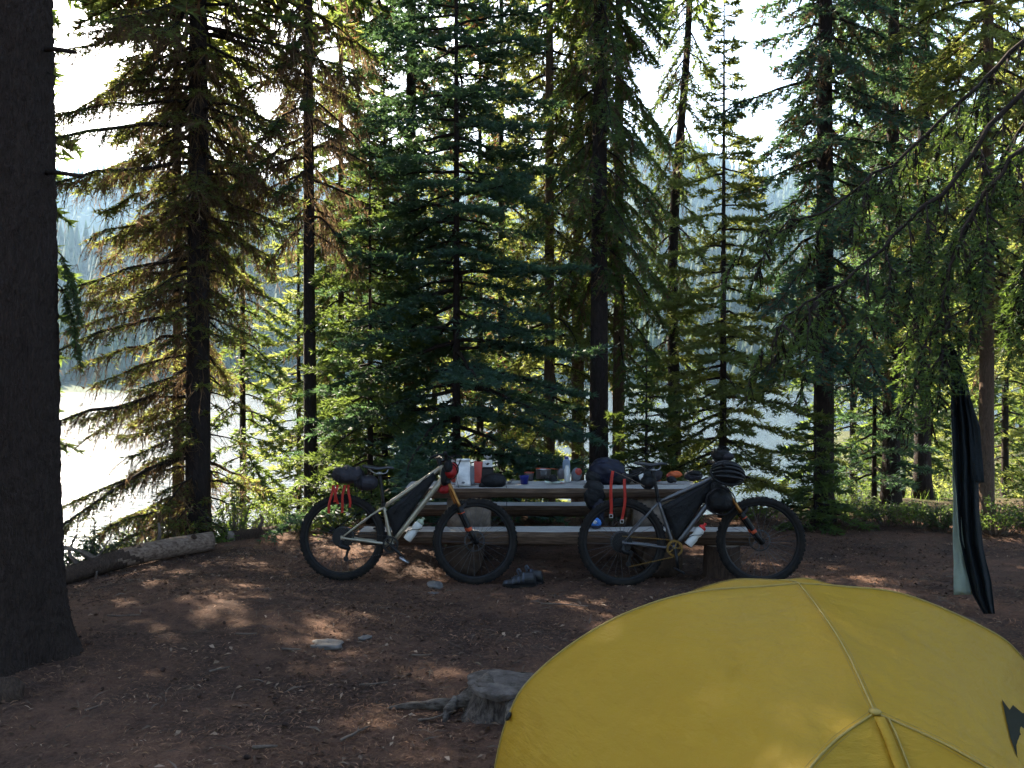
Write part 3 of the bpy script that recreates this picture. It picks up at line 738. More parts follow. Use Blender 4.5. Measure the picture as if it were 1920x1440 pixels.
MAT['disc'] = material('dull_disc_steel', (.06, .06, .062), .5, .2, 30, metal=.6)
MAT['frame_champagne'] = material('champagne_frame_paint', (.33, .29, .215), .35, .08, 20, metal=.4, coat=.3)
MAT['frame_grey'] = material('raw_grey_frame', (.10, .10, .108), .34, .10, 20, metal=.6, coat=.2)
MAT['gold'] = material('gold_stanchion', (.28, .13, .035), .3, .1, 20, metal=.85)
MAT['gold_chain'] = material('gold_chain', (.17, .10, .025), .45, .2, 40, metal=.7)
MAT['orange'] = material('orange_decal', (.45, .06, .012), .6, .1, 20)
MAT['bag_black'] = material('black_nylon', (.006, .0065, .008), .6, .35, 12, bump=.9, bscale=18, spec=.25)
MAT['bag_grey'] = material('charcoal_nylon', (.022, .020, .025), .65, .35, 8, bump=.9, bscale=16, spec=.25)
MAT['navy'] = material('navy_down_jacket', (.007, .009, .024), .5, .35, 10, bump=.9, bscale=16, spec=.3)
MAT['strap_red'] = material('red_strap', (.48, .030, .018), .6, .12, 30, transl=.25, tcol=(.7, .05, .02))
MAT['red_dry'] = material('red_dry_bag', (.40, .014, .016), .5, .2, 9, bump=.35, bscale=24, transl=.25, tcol=(.7, .02, .02))
MAT['saddle'] = material('saddle_vinyl', (.016, .017, .022), .38, .2, 20, spec=.5)
MAT['bottle_white'] = material('white_plastic', (.72, .72, .70), .38, .05, 8, transl=.25, tcol=(.75, .75, .7))
MAT['bottle_cap_red'] = material('red_cap', (.60, .02, .02), .4, .1, 10)
MAT['bottle_cap_green'] = material('pale_green_cap', (.36, .42, .30), .45, .1, 10)
MAT['foil'] = material('pale_foil_pouch', (.50, .50, .50), .4, .3, 14, (.78, .76, .74), bump=.5, bscale=22, metal=.15)
MAT['grey_pouch'] = material('grey_pouch', (.15, .16, .18), .6, .2, 9, bump=.4, bscale=20)
MAT['red_bag'] = material('orange_red_bag', (.45, .05, .03), .55, .25, 9, bump=.5, bscale=16)
MAT['blue_plastic'] = material('blue_cup_plastic', (.014, .022, .20), .35, .1, 9, transl=.15, tcol=(.02, .03, .35))
MAT['blue_bright'] = material('bright_blue_cloth', (.03, .16, .50), .6, .3, 9, bump=.4, bscale=18)
MAT['grey_plastic'] = material('smoky_cup_plastic', (.09, .08, .085), .4, .1, 9)
MAT['clear_blue'] = material('smoky_clear_bottle', (.28, .34, .42), .15, .1, 9, transl=.5, tcol=(.6, .7, .85))
MAT['carton'] = material('white_carton', (.66, .65, .62), .6, .08, 9)
MAT['ink'] = material('black_ink', (.012, .012, .012), .6, .1, 9)
MAT['orange_cloth'] = material('orange_cloth', (.55, .10, .02), .7, .25, 12, bump=.5, bscale=18)
MAT['green_wrapper'] = material('pale_green_wrapper', (.40, .52, .40), .45, .3, 30, (.68, .72, .66), bump=.4, bscale=20)
MAT['white_cloth'] = material('white_fabric', (.60, .60, .60), .7, .15, 9, bump=.3, bscale=30)
MAT['shoe'] = material('black_shoe', (.009, .010, .013), .5, .35, 20, bump=.3, bscale=50, spec=.5)
MAT['shoe_grey'] = material('grey_shoe_mesh', (.035, .040, .055), .5, .3, 25, bump=.3, bscale=60)
MAT['stone'] = material('grey_stone', (.07, .062, .058), .9, .3, 6, (.18, .165, .155), bump=.6, bscale=14)
MAT['helmet'] = material('black_helmet_shell', (.009, .010, .012), .45, .2, 20, spec=.3)
MAT['stick'] = material('dead_stick', (.06, .043, .033), .9, .3, 10, (.18, .135, .105), bump=.4, bscale=40)

def gp(px, py):
    """where the ground is seen at that spot of the photograph"""
    Y = 1.7 * 1750 / (py - 700)
    for _ in range(30):
        x = (px - 960) / 1750 * Y; Y = .5 * Y + .5 * (CAM[2] - float(ground_z(x, Y))) * 1750 / (py - 700)
    x = (px - 960) / 1750 * Y
    return np.array([x, Y, float(ground_z(x, Y))])

# ------------------------------------------------------------------ picnic table of split logs
TZ = float(np.mean(ground_z(np.array([-.8, 0, 1.3]), np.array([8.6, 8.6, 8.6]))))
TOP = .735
def half_log(L, W, T, seed, nx=40, taper=0.):
    """a split log: flat weathered face up, rounded hewn belly; two materials"""
    r = np.random.default_rng(seed)
    x = np.linspace(-L / 2, L / 2, nx)
    prof = [(-.5, 0), (-.5, -.35), (-.36, -.8), (-.12, -1), (.14, -.98), (.37, -.8), (.5, -.34), (.5, 0), (.18, .0), (-.2, .0)]
    k = len(prof); V = []
    for i, xx in enumerate(x):
        for j, (a, b) in enumerate(prof):
            n1 = float(fbm(xx * 1.3 + seed, j * 1.7 + seed, seed, 3)); n2 = float(fbm(xx * 2.1 - seed, j * 2.3, seed + 4, 3))
            V.append((xx, a * W * (1 + .10 * n1 + taper * xx / L), b * T * (1 + .22 * n2) + (.012 * n2 if j in (0, 7, 8, 9) else 0)))
    F, mi = [], []
    for i in range(nx - 1):
        for j in range(k):
            F.append((i * k + j, i * k + (j + 1) % k, (i + 1) * k + (j + 1) % k, (i + 1) * k + j)); mi.append(0 if j >= 7 else 1)
    F.append(tuple(range(k))[::-1]); mi.append(2); F.append(tuple((nx - 1) * k + j for j in range(k))); mi.append(2)
    m = MB(); m.V.append(np.array(V)); m.F = [list(f) for f in F]; m.mi = mi; m.n = len(V)
    return m
WM = [MAT['wood_grey'], MAT['wood_edge'], MAT['wood_end']]
table = thing('picnic_table', 'rough weathered picnic table of split logs behind the two bikes', 'picnic table', (.38, 8.75, TZ), (0, 0, R(-.6)))
for y, L, dx in ((-.20, 2.75, .03), (.13, 2.70, 0)):
    o = half_log(L, .315, .10, int(40 + y * 10)).build('tabletop_plank', WM, table, False); o.location = (dx, y, TOP)
o = half_log(3.36, .27, .13, 51).build('bench_plank', WM, table, False); o.location = (.005, -.70, .425)
o = half_log(2.9, .27, .13, 52).build('bench_plank', WM, table, False); o.location = (.07, .72, .45)
def log_piece(name, p0, p1, r, parent, seed, mats, seg=18, n=10, amp=.08, flare=0.):
    P = np.linspace(np.asarray(p0, float), np.asarray(p1, float), n)
    V, F = tube(P, np.full(n, r) * (1 + flare * np.linspace(1, 0, n) ** 2), seg)
    c = np.repeat(P, seg, 0); a = np.tile(np.arange(seg), n) / seg * 6.283; ii = np.repeat(np.arange(n), seg) / n
    V = c + (V - c) * (1 + amp * fbm(np.cos(a) * 1.5 + seed, np.sin(a) * 1.5 + ii * 2.5, seed, 3))[:, None]
    m = MB(); m.add(V, F[:-2], 0); m.F += [list(F[-2]), list(F[-1])]; m.mi += [1, 1]
    return m.build(name, mats, parent)
LM = [MAT['log_bark'], MAT['wood_end']]
for x in (-.80, .93):
    log_piece('cross_log', (x, -.70, .17), (x, .92, .17), .175, table, 5 + x, [MAT['log_bark'], MAT['log_end']])
    # upright squared block that carries the top
    m = half_log(.36, .40, .5, int(60 + 10 * x)); 
    blk = MB().box((0, 0, 0), (.40, .36, .34), bev=.03).build('support_block', MAT['wood_end'], table); blk.location = (x + .02, 0, .46)
log_piece('bench_stump', (1.44, -.70, -.04), (1.44, -.70, .30), .155, table, 8, LM, flare=.1)

# ------------------------------------------------------------------ mountain bikes
def swap(V): return np.stack([V[:, 0], V[:, 2], V[:, 1]], 1)          # lathe about z -> about y
def ring_profile(R0, pts): return [(R0 + a, b) for a, b in pts]
def closed_lathe(prof, seg):
    V, F = lathe(prof + [prof[0]], seg, cap=False); return swap(V), F

def make_wheel(parent, loc, disc=True, cassette=False, seed=0):
    Rw = .363
    w = MB()
    V, F = closed_lathe([(.300, -.017), (.308, -.019), (.312, -.015), (.312, .015), (.308, .019), (.300, .017), (.288, .008), (.288, -.008)], 64); w.add(V, F)
    wheel = w.build('wheel', MAT['rim'], parent); wheel.location = loc
    t = MB(); a = np.arange(14) * 2 * math.pi / 14
    V, F = closed_lathe([(.330 + .0285 * math.cos(q), .031 * math.sin(q)) for q in a], 80); t.add(V, F)
    for i in range(58):
        th = i / 58 * 2 * math.pi
        for (rr, yy, tilt, sz, dth) in ((.3585, .009 if i % 2 else -.009, 0, (.015, .013, .010), 0), (.352, .021, .7, (.013, .011, .010), .03), (.352, -.021, -.7, (.013, .011, .010), .03)):
            q = th + dth; B, FB = box(sz)
            c, s_ = math.cos(tilt), math.sin(tilt)
            B = np.stack([B[:, 0], B[:, 1] * c + B[:, 2] * s_, -B[:, 1] * s_ + B[:, 2] * c], 1)      # x tangent, z radial
            rad = rr + B[:, 2]
            P = np.stack([rad * math.cos(q) - B[:, 0] * math.sin(q), yy + B[:, 1], rad * math.sin(q) + B[:, 0] * math.cos(q)], 1)
            t.add(P, FB)
    t.build('tyre', MAT['rubber'], wheel, False)
    sp = MB()
    for i in range(28):
        q = i / 28 * 2 * math.pi; q2 = q + (.55 if (i // 2) % 2 else -.55); y = .03 if i % 2 else -.03
        sp.tube([(.022 * math.cos(q2), y, .022 * math.sin(q2)), (.292 * math.cos(q), 0, .292 * math.sin(q))], .0013, 4, cap=False)
    sp.build('spokes', MAT['spoke'], wheel)
    V, F = lathe([(.008, -.06), (.012, -.055), (.012, -.036), (.027, -.034), (.027, -.028), (.016, -.022), (.016, .022), (.027, .028), (.027, .034), (.012, .036), (.008, .06)], 20)
    MB().add(swap(V), F).build('hub', MAT['black_metal'], wheel)
    d = MB(); y = .042
    V, F = closed_lathe([(.078, y - .001), (.09, y - .001), (.09, y + .001), (.078, y + .001)], 36); d.add(V, F)
    for i in range(6):
        q = i / 6 * 6.283; d.tube([(.02 * math.cos(q), y, .02 * math.sin(q)), (.08 * math.cos(q + .5), y, .08 * math.sin(q + .5))], .003, 5)
    d.build('brake_disc', MAT['disc'], wheel)
    if cassette:
        k = MB()
        for j in range(9):
            rr = .082 - .0072 * j; V, F = lathe([(rr, -.024 - .0042 * j), (rr, -.0262 - .0042 * j)], 40); k.add(swap(V), F)
        k.build('cassette', MAT['black_metal'], wheel, False)
    return wheel

def rot_about(o, p, axis, ang):
    p = Vector(p); o.matrix_local = Matrix.Translation(p) @ Matrix.Rotation(ang, 4, Vector(axis).normalized()) @ Matrix.Translation(-p) @ Matrix.Translation(o.location)

def tube2(a, b, r0, r1=None, seg=12, n=6):
    P = np.linspace(np.array(a, float), np.array(b, float), n); return P, np.linspace(r0, r1 if r1 else r0, n)

def make_bike(label, loc, rot, g, fm, chain_mat, steer, crank_ang, bar_h):
    root = thing('bicycle', label, 'bicycle', loc, rot)
    B = lambda k: np.array([g[k][0], 0, g[k][1]])
    rear = np.array([0, 0, .363]); front = np.array([g['wb'], 0, .363])
    make_wheel(root, rear, cassette=True)
    fw = make_wheel(root, front)
    # frame
    f = MB(); bb, st, ht, hb = B('bb'), B('st'), B('ht'), B('hb')
    f.tube(*tube2(bb, st, .0175)); f.tube(*tube2(st + (ht - st) * 0 + np.array([0.003, 0, -.012]), ht + np.array([0, 0, -.022]), .018, .021)); f.tube(*tube2(bb, hb + np.array([-.004, 0, .028]), .022, .025)); f.tube(*tube2(hb, ht, .024))
    V, F = lathe([(.022, -.037), (.022, .037)], 16); f.add(swap(V) + bb, F)
    for s_ in (-1, 1):
        f.tube(smooth_path([bb + np.array([-.03, s_ * .03, 0]), bb + (rear - bb) * .4 + np.array([0, s_ * .05, 0]), rear + np.array([.02, s_ * .066, 0])], 8), np.linspace(.0125, .009, 8), 10)
        f.tube(smooth_path([st + np.array([-.005, s_ * .015, -.02]), st + (rear - st) * .35 + np.array([0, s_ * .042, 0]), rear + np.array([.015, s_ * .066, .012])], 8), np.linspace(.0095, .0075, 8), 10)
        f.box(rear + np.array([.012, s_ * .066, 0]), (.035, .008, .04), bev=.003)
    f.tube([st + (rear - st) * .30 + np.array([0, -.04, 0]), st + (rear - st) * .30 + np.array([0, .04, 0])], .006, 8)
    fr = f.build('frame', fm, root)
    # frame bag fills the main triangle
    c = (bb + st + ht + hb) / 4; tri = []
    poly = [bb + np.array([.022, 0, .055]), st + np.array([.022, 0, -.045]), ht + np.array([-.055, 0, -.055]), hb + np.array([-.075, 0, .012])]
    bag = MB(); rings = []
    cc = sum(poly) / 4; N = 10
    loop = []
    for i in range(4):
        for j in range(N): loop.append(poly[i] + (poly[(i + 1) % 4] - poly[i]) * j / N)
    loop = np.array(loop); M = len(loop); Vb = []; levels = [(0.0, -.034), (.45, -.036), (.8, -.032), (1.0, -.02), (1.0, .02), (.8, .032), (.45, .036), (0., .034)]
    for q, y in levels: Vb.append(cc + (loop - cc) * max(q, .02) + np.array([0, y, 0]) * (1 + .25 * fbm(loop[:, 0] * 14, loop[:, 2] * 14 + q * 3, 3, 2))[:, None])
    Fb = [(i * M + j, i * M + (j + 1) % M, (i + 1) * M + (j + 1) % M, (i + 1) * M + j) for i in range(len(levels) - 1) for j in range(M)]
    bagp = bag.add(np.concatenate(Vb), Fb).build('frame_bag', MAT['bag_black'], root)
    z = MB(); p, q = poly[1] + np.array([.06, -.037, -.02]), poly[2] + np.array([-.05, -.036, -.03]); z.tube([p, (p + q) / 2 + np.array([0, -.002, 0]), q], .003, 5); z.build('zip', MAT['bag_grey'], bagp)
    # seatpost, saddle
    pt = B('pt'); MB().tube(*tube2(st, pt, .0155)).tube(*tube2(st + np.array([0, 0, -.01]), st + (pt - st) * .08, .021)).build('seatpost', MAT['black_metal'], root)
    sx0, sx1, sz = g['saddle']; n = 16; V = []
    for i in range(n):
        t = i / (n - 1); hw = np.interp(t, [0, .12, .3, .55, .85, 1], [.035, .068, .066, .03, .019, .008]); zz = sz + np.interp(t, [0, .2, .5, .85, 1], [.012, .006, -.008, .006, .0]); th = np.interp(t, [0, .3, 1], [.026, .032, .020])
        for j in range(12):
            q = j / 12 * 6.283; V.append((sx0 + (sx1 - sx0) * t, hw * math.cos(q), zz + th * (math.sin(q) * .5 - .2 * (math.cos(q) ** 2))))
    F = [(i * 12 + j, i * 12 + (j + 1) % 12, (i + 1) * 12 + (j + 1) % 12, (i + 1) * 12 + j) for i in range(n - 1) for j in range(12)] + [tuple(range(12)), tuple((n - 1) * 12 + j for j in range(12))]
    sdl = MB().add(V, F).build('saddle', MAT['saddle'], root)
    rl = MB()
    for s_ in (-1, 1): rl.tube(smooth_path([(sx0 + .05, s_ * .03, sz - .012), (pt[0] - .04, s_ * .022, sz - .045), (pt[0] + .05, s_ * .022, sz - .045), (sx1 - .05, s_ * .008, sz - .012)], 10), .0035, 6)
    rl.box((pt[0], 0, sz - .045), (.04, .05, .025), bev=.006)
    rl.build('saddle_rails', MAT['steel'], sdl)
    # fork
    ax = nrm(ht - hb); 
    fk = MB(); crown = hb - ax * .025
    fk.tube([crown + np.array([.012, -.07, 0]), crown + np.array([.02, 0, .004]), crown + np.array([.012, .07, 0])], [.02, .026, .02], 10)
    fork = fk.build('fork', MAT['black_metal'], root)
    off = np.array([.02, 0, -.01]); ends = []
    for s_ in (-1, 1):
        top = crown + off + np.array([0, s_ * .066, 0]); bot = front + np.array([-.012, s_ * .062, 0]); mid = top + (bot - top) * .40
        MB().tube(*tube2(top, mid + (bot - top) * .03, .0165)).build('stanchion', MAT['gold'], fork)
        lo = MB().tube(*tube2(mid, bot, .0235, .0185)).tube(*tube2(mid - (bot - top) * .0, mid + (bot - top) * .02, .0255)).box(bot, (.034, .016, .036), bev=.005).build('fork_lower', MAT['black_metal'], fork)
        dq = mid + (bot - top) * .36; MB().tube(*tube2(dq, dq + (bot - top) * .055, .0232, .0225)).build('orange_decal', MAT['orange'], fork); MB().tube(*tube2(mid + (bot - top) * .10, mid + (bot - top) * .115, .0242)).build('orange_band', MAT['orange'], fork)
    m0 = crown + off + (front - crown - off) * .44
    MB().tube(smooth_path([m0 + np.array([0, -.066, 0]), m0 + np.array([.035, -.045, .035]), m0 + np.array([.04, 0, .05]), m0 + np.array([.035, .045, .035]), m0 + np.array([0, .066, 0])], 12), .013, 8).build('fork_arch', MAT['black_metal'], fork)
    # bars
    stem = ht + ax * .035
    cpos = stem + np.array([.05, 0, .02]); hbm = MB()
    hbm.tube(*tube2(ht, ht + ax * .06, .019)); hbm.tube(*tube2(stem, cpos, .016))
    bp = smooth_path([cpos + np.array([-.05, -.36, .035]), cpos + np.array([-.02, -.2, .03]), cpos + np.array([0, -.05, 0]), cpos + np.array([0, .05, 0]), cpos + np.array([-.02, .2, .03]), cpos + np.array([-.05, .36, .035])], 20)
    hbm.tube(bp, .0135, 10); bar = hbm.build('handlebar', MAT['black_metal'], root)
    for s_ in (0, -1):
        e0, e1 = (bp[0], bp[5]) if s_ == 0 else (bp[-1], bp[-6])
        MB().tube(*tube2(e0, e1, .017)).build('grip', MAT['rubber'], bar)
        k = 1 if s_ == 0 else -1
        MB().tube(smooth_path([e1 + np.array([.0, k * .02, 0]), e1 + np.array([.045, k * .01, -.012]), e1 + np.array([.06, -k * .05, -.03]), e1 + np.array([.065, -k * .11, -.04])], 10), np.linspace(.008, .0055, 10), 7).build('brake_lever', MAT['black_metal'], bar)
        MB().tube(smooth_path([e1 + np.array([.02, k * .03, 0]), cpos + np.array([.13, -k * .05, .03]), cpos + np.array([.10, 0, -.08]), hb + np.array([.03, k * .03, -.02])], 18), .0032, 6).build('cable', MAT['rubber'], bar)
    for o_ in (fw, fork, bar): rot_about(o_, hb, ax, steer)
    # drivetrain on the near side
    y = -.052; cr = MB()
    V, F = closed_lathe([(.050, y - .002), (.066, y - .0015), (.066, y + .0015), (.050, y + .002)], 40); cr.add(V + bb, F)
    for i in range(32):
        q = i / 32 * 6.283; cr.box(bb + np.array([.067 * math.cos(q), y, .067 * math.sin(q)]), (.005, .003, .005), (0, -q, 0))
    for i in range(5):
        q = i / 5 * 6.283; cr.tube([bb + np.array([0, y, 0]), bb + np.array([.055 * math.cos(q), y, .055 * math.sin(q)])], .006, 6)
    ring = cr.build('chainring', chain_mat if g.get('goldring') else MAT['black_metal'], root, False)
    for s_, a0 in ((-1, crank_ang), (1, crank_ang + math.pi)):
        d = np.array([math.cos(a0), 0, math.sin(a0)]); e = bb + d * .172 + np.array([0, s_ * .075, 0])
        arm = MB().tube([bb + np.array([0, s_ * .062, 0]), (bb + e) / 2 + np.array([0, s_ * .035, 0]), e], [.016, .013, .012], 8).build('crank_arm', MAT['black_metal'], root)
        pd = MB(); pc = e + np.array([0, s_ * .055, 0]); pd.box(pc, (.09, .085, .016), (0, .5 if s_ < 0 else 0, 0), bev=.005); pd.tube([e, pc + np.array([0, s_ * .04, 0])], .007, 8)
        pd.build('pedal', MAT['steel'] if s_ < 0 and not g.get('goldring') else MAT['black_metal'], arm)
    jl = rear + np.array([.045, y, -.17]); ju = rear + np.array([.06, y, -.085])
    ch = MB(); up0, up1 = rear + np.array([-.003, y, .055]), bb + np.array([0, y, .066]); lo0, lo1 = jl + np.array([0, 0, -.022]), bb + np.array([.0, y, -.066])
    for p_, q_ in ((up0, up1), (lo0, lo1)):
        nl = 46
        for i in range(nl):
            c_ = p_ + (q_ - p_) * (i + .5) / nl; dxz = q_ - p_; an = -math.atan2(dxz[2], dxz[0]); L_ = np.linalg.norm(dxz) / nl
            ch.box(c_, (L_ * .8, .006 if i % 2 else .004, .0085 if i % 2 else .006), (0, an, 0))
    ch.build('chain', chain_mat, root, False)['kind'] = 'stuff'
    dr = MB(); dr.tube(smooth_path([rear + np.array([.005, y - .01, -.02]), rear + np.array([.0, y - .035, -.06]), ju + np.array([0, -.015, 0])], 8), [.012, .014, .018, .02, .02, .018, .016, .014], 8)
    dr.tube([ju, jl], [.012, .010], 8)
    for p_ in (ju, jl):
        V, F = lathe([(.021, -.004), (.021, .004)], 16); dr.add(swap(V) + p_, F)
    dr.build('derailleur', MAT['black_metal'], root, False)
    return root, dict(bb=bb, st=st, ht=ht, hb=hb, pt=pt, front=front, cpos=cpos)

B1L = (X_(638, 7.8), 7.8); B1Z = float(ground_z(*B1L)) 
g1 = dict(bb=(.412, .321), st=(.337, .640), pt=(.290, .905), ht=(.800, .988), hb=(.842, .872), wb=1.118, saddle=(.145, .41, .955))
bike1, k1 = make_bike('champagne-framed mountain bike at the left with red straps under its seat roll', (*B1L, B1Z - .008), (R(-4.5), 0, R(0)), g1, MAT['frame_champagne'], MAT['black_metal'], R(12), R(-42), 1.)
B2L = (X_(1168, 7.6), 7.6); B2Z = float(ground_z(*B2L))
g2 = dict(bb=(.423, .315), st=(.308, .700), pt=(.262, .95), ht=(.795, .915), hb=(.838, .795), wb=1.136, saddle=(.117, .38, .998), goldring=True)
dz2 = float(ground_z(B2L[0] + 1.136, 7.6)) - B2Z
bike2, k2 = make_bike('raw grey mountain bike at the right with gold chain', (*B2L, B2Z - .008), (R(-4.5), R(-math.degrees(math.atan2(dz2, 1.136))), R(0)), g2, MAT['frame_grey'], MAT['gold_chain'], R(-3), R(-83), 1.)
dz1 = float(ground_z(B1L[0] + 1.118, 7.8)) - B1Z
bike1.rotation_euler = (R(-4.5), R(-math.degrees(math.atan2(dz1, 1.118))), 0)
bpy.context.view_layer.update()
def on_bike(b, p): return np.array(b.matrix_world @ Vector(p))

def ribbon(P, wv, mat, name, parent, th=.0015):
    """a strap: strip of width vector wv along P, with thickness"""
    P = np.asarray(P, float); wv = np.asarray(wv, float); n = len(P)
    T = nrm(np.gradient(P, axis=0)); nn = nrm(np.cross(T, wv)) * th
    V = np.concatenate([P - wv - nn, P + wv - nn, P + wv + nn, P - wv + nn]); F = []
    for i in range(n - 1):
        for a in range(4):
            b_ = (a + 1) % 4; F.append((a * n + i, a * n + i + 1, b_ * n + i + 1, b_ * n + i))
    F += [(0, n, 2 * n, 3 * n), (n - 1, 2 * n - 1, 3 * n - 1, 4 * n - 1)]
    return MB().add(V, F).build(name, mat, parent)

def strap(parent, top, L, w=.011, seed=0, mat='strap_red', buckle=False, lean=0.):
    r = np.random.default_rng(seed); t = np.linspace(0, 1, 12)
    P = np.array(top) + np.stack([lean * L * t + .008 * np.sin(t * 5 + seed), -.012 * np.sin(t * 3.1), -L * t], 1)
    tw = r.uniform(-.4, .4); s_ = ribbon(P, np.array([w * math.cos(tw), w * math.sin(tw), 0]), MAT[mat], 'strap', parent)
    if buckle:
        e = P[-1]; b_ = MB(); 
        for dx, dz, sx, sz in ((-.013, -.012, .004, .028), (.013, -.012, .004, .028), (0, -.025, .028, .004), (0, .002, .028, .004)): b_.box(e + np.array([dx, -.002, dz]), (sx, .004, sz))
        b_.build('buckle', MAT['bottle_white'], s_, False)
    return s_

# seat roll of the left bike
p = on_bike(bike1, (.0, 0, .80))
roll = thing('seat_pack', 'charcoal seat roll with dangling red straps behind the left saddle', 'bag', p)
V, F = blob((.025, 0, .085), (.135, .12, .075), 4, .10, 3.0, 28, 18, .9)
V[:, 2] += .010 * np.sin(V[:, 0] * 60 + V[:, 1] * 25) * (V[:, 2] > .04); MB().add(V, F).build('jacket_roll', MAT['bag_grey'], roll)
V, F = blob((.185, 0, .02), (.098, .085, .066), 6, .05, 2, 24, 16, .9); MB().add(V, F).build('tail_bag', MAT['bag_grey'], roll)
m = MB(); 
for x in (.10, .15): 
    a = np.linspace(0, 6.283, 20); m.tube(np.stack([x + 0 * a, .092 * np.cos(a), .03 + .088 * np.sin(a)], 1), .006, 5, cap=False)
m.build('cinch_strap', MAT['bag_black'], roll)
for i, (x, L, ln) in enumerate([(-.085, .235, -.12), (-.055, .16, .02), (.02, .23, -.14), (.05, .19, .0), (-.07, .14, .05)]):
    strap(roll, (x, -.095 + .03 * (i % 2), .01), L, .0105, i + 1, lean=ln)

# water bottles in their cages
def bottle(label, p, tilt, cap, bike_rot=0, wl=.0):
    t = thing('water_bottle', label, 'bottle', p, (R(-4.5), tilt, 0))
    V, F = lathe([(.0, -.10), (.033, -.10), (.036, -.092), (.036, -.02), (.031, -.008), (.031, .008), (.036, .02), (.036, .062), (.028, .078)], 24); MB().add(V, F).build('bottle_body', MAT['bottle_white'], t)
    V, F = lathe([(.031, .076), (.031, .095), (.022, .102), (.012, .106), (.011, .122), (.013, .124), (.012, .132), (0.001, .134)], 20); MB().add(V, F).build('cap', cap, t)
    c = MB()
    for s_ in (-1, 1):
        c.tube(smooth_path([(.04, 0, .05), (.02, s_ * .038, .03), (-.03, s_ * .03, -.02), (-.038, s_ * .01, -.08), (.0, s_ * .012, -.106), (.04, s_ * .01, -.09)], 16), .003, 6)
    return t, c
def dt_point(k, f, off):
    d = nrm(k['hb'] - k['bb']); n_ = np.array([d[2], 0, -d[0]]); return k['bb'] + (k['hb'] - k['bb']) * f + n_ * off, math.atan2(d[0], d[2])
for bk, k, lab, cap in ((bike1, k1, 'white water bottle with pale cap under the left bike frame', MAT['bottle_cap_green']), (bike2, k2, 'white water bottle with red cap under the right bike frame', MAT['bottle_cap_red'])):
    q, ang = dt_point(k, .30, .075)
    t, c = bottle(lab, on_bike(bk, q), ang, cap)
    cg = c.build('bottle_cage', MAT['black_metal'], bk); cg.location = q; cg.rotation_euler = (0, ang, 0)

# red dry bags and pouch on the left handlebar
fbar = on_bike(bike1, k1['cpos'])
hp = thing('handlebar_pack', 'red dry bags with black pouch strapped below the left handlebar', 'bag', fbar)
V, F = blob((.04, .09, -.10), (.058, .18, .062), 12, .10, 2.5, 24, 18, .85); MB().add(V, F).build('dry_bag', MAT['red_dry'], hp)
V, F = blob((-.02, .08, -.25), (.058, .09, .05), 13, .14, 2.5, 24, 16, .9); MB().add(V, F).build('stuff_sack', MAT['red_dry'], hp)
V, F = blob((.03, -.06, -.05), (.038, .06, .055), 14, .08, 2, 18, 12, .8); MB().add(V, F).build('pouch', MAT['bag_black'], hp)
V, F = blob((-.005, -.03, -.14), (.03, .04, .08), 15, .08, 2, 18, 12, .8); MB().add(V, F).build('pouch', MAT['bag_black'], hp)
MB().box((.075, -.12, .0), (.03, .02, .022), bev=.004).build('light', MAT['bottle_white'], hp)
m = MB()
for y in (-.02, .16):
    a = np.linspace(0, 6.283, 20); m.tube(np.stack([.04 + .064 * np.cos(a), y + 0 * a, -.10 + .068 * np.sin(a)], 1), .005, 5, cap=False)
m.build('cinch_strap', MAT['bag_black'], hp)
MB().box((-.04, .02, .04), (.10, .03, .012), (0, -.25, .2), bev=.005).box((-.085, -.10, .035), (.09, .028, .02), (0, -.4, .3), bev=.008).build('mount', MAT['black_metal'], hp)

# right bike: rail behind the saddle with straps, front bag, helmet, hat bundle
p = on_bike(bike2, (k2['pt'][0], 0, k2['pt'][2]))
rk = thing('saddle_rack', 'black saddle rail trailing two red buckled straps over the right rear wheel', 'rack', p)
m = MB()
for s_ in (-1, 1):
    m.tube(smooth_path([(.0, s_ * .02, .03), (-.08, s_ * .05, -.01), (-.17, s_ * .06, -.045), (-.24, s_ * .05, -.04)], 10), .008, 7)
m.tube([(-.24, -.05, -.04), (-.24, .05, -.04)], .006, 6); m.tube([(-.06, -.05, .0), (-.06, .05, .0)], .006, 6)
m.build('rail', MAT['black_metal'], rk)
MB().tube([(-.36, -.06, .01), (-.22, -.075, -.05), (-.075, -.08, -.125)], .0035, 6).build('stick', MAT['stick'], rk)
strap(rk, (-.335, -.075, .00), .355, .0125, 3, buckle=True, lean=-.06); strap(rk, (-.232, -.075, -.065), .335, .0125, 5, buckle=True, lean=-.07)
V, F = blob((-.04, 0, -.10), (.06, .055, .06), 18, .12, 2.4, 18, 12); MB().add(V, F).build('pouch', MAT['bag_black'], rk)

fb2 = on_bike(bike2, k2['cpos'])
hb2 = thing('handlebar_pack', 'black handlebar pack below the helmet on the right bike', 'bag', fb2)
V, F = blob((-.03, .02, -.27), (.115, .20, .105), 21, .08, 2.2, 26, 18, .8); MB().add(V, F).build('pack_body', MAT['bag_black'], hb2)
V, F = blob((-.055, 0, -.17), (.06, .09, .06), 22, .1, 2.2, 20, 14, .85); MB().add(V, F).build('pouch', MAT['bag_black'], hb2)
m = MB()
for y in (-.1, .12):
    a = np.linspace(0, 6.283, 20); m.tube(np.stack([-.03 + .12 * np.cos(a), y + 0 * a, -.27 + .11 * np.sin(a)], 1), .006, 5, cap=False)
m.build('cinch_strap', MAT['bag_grey'], hb2)

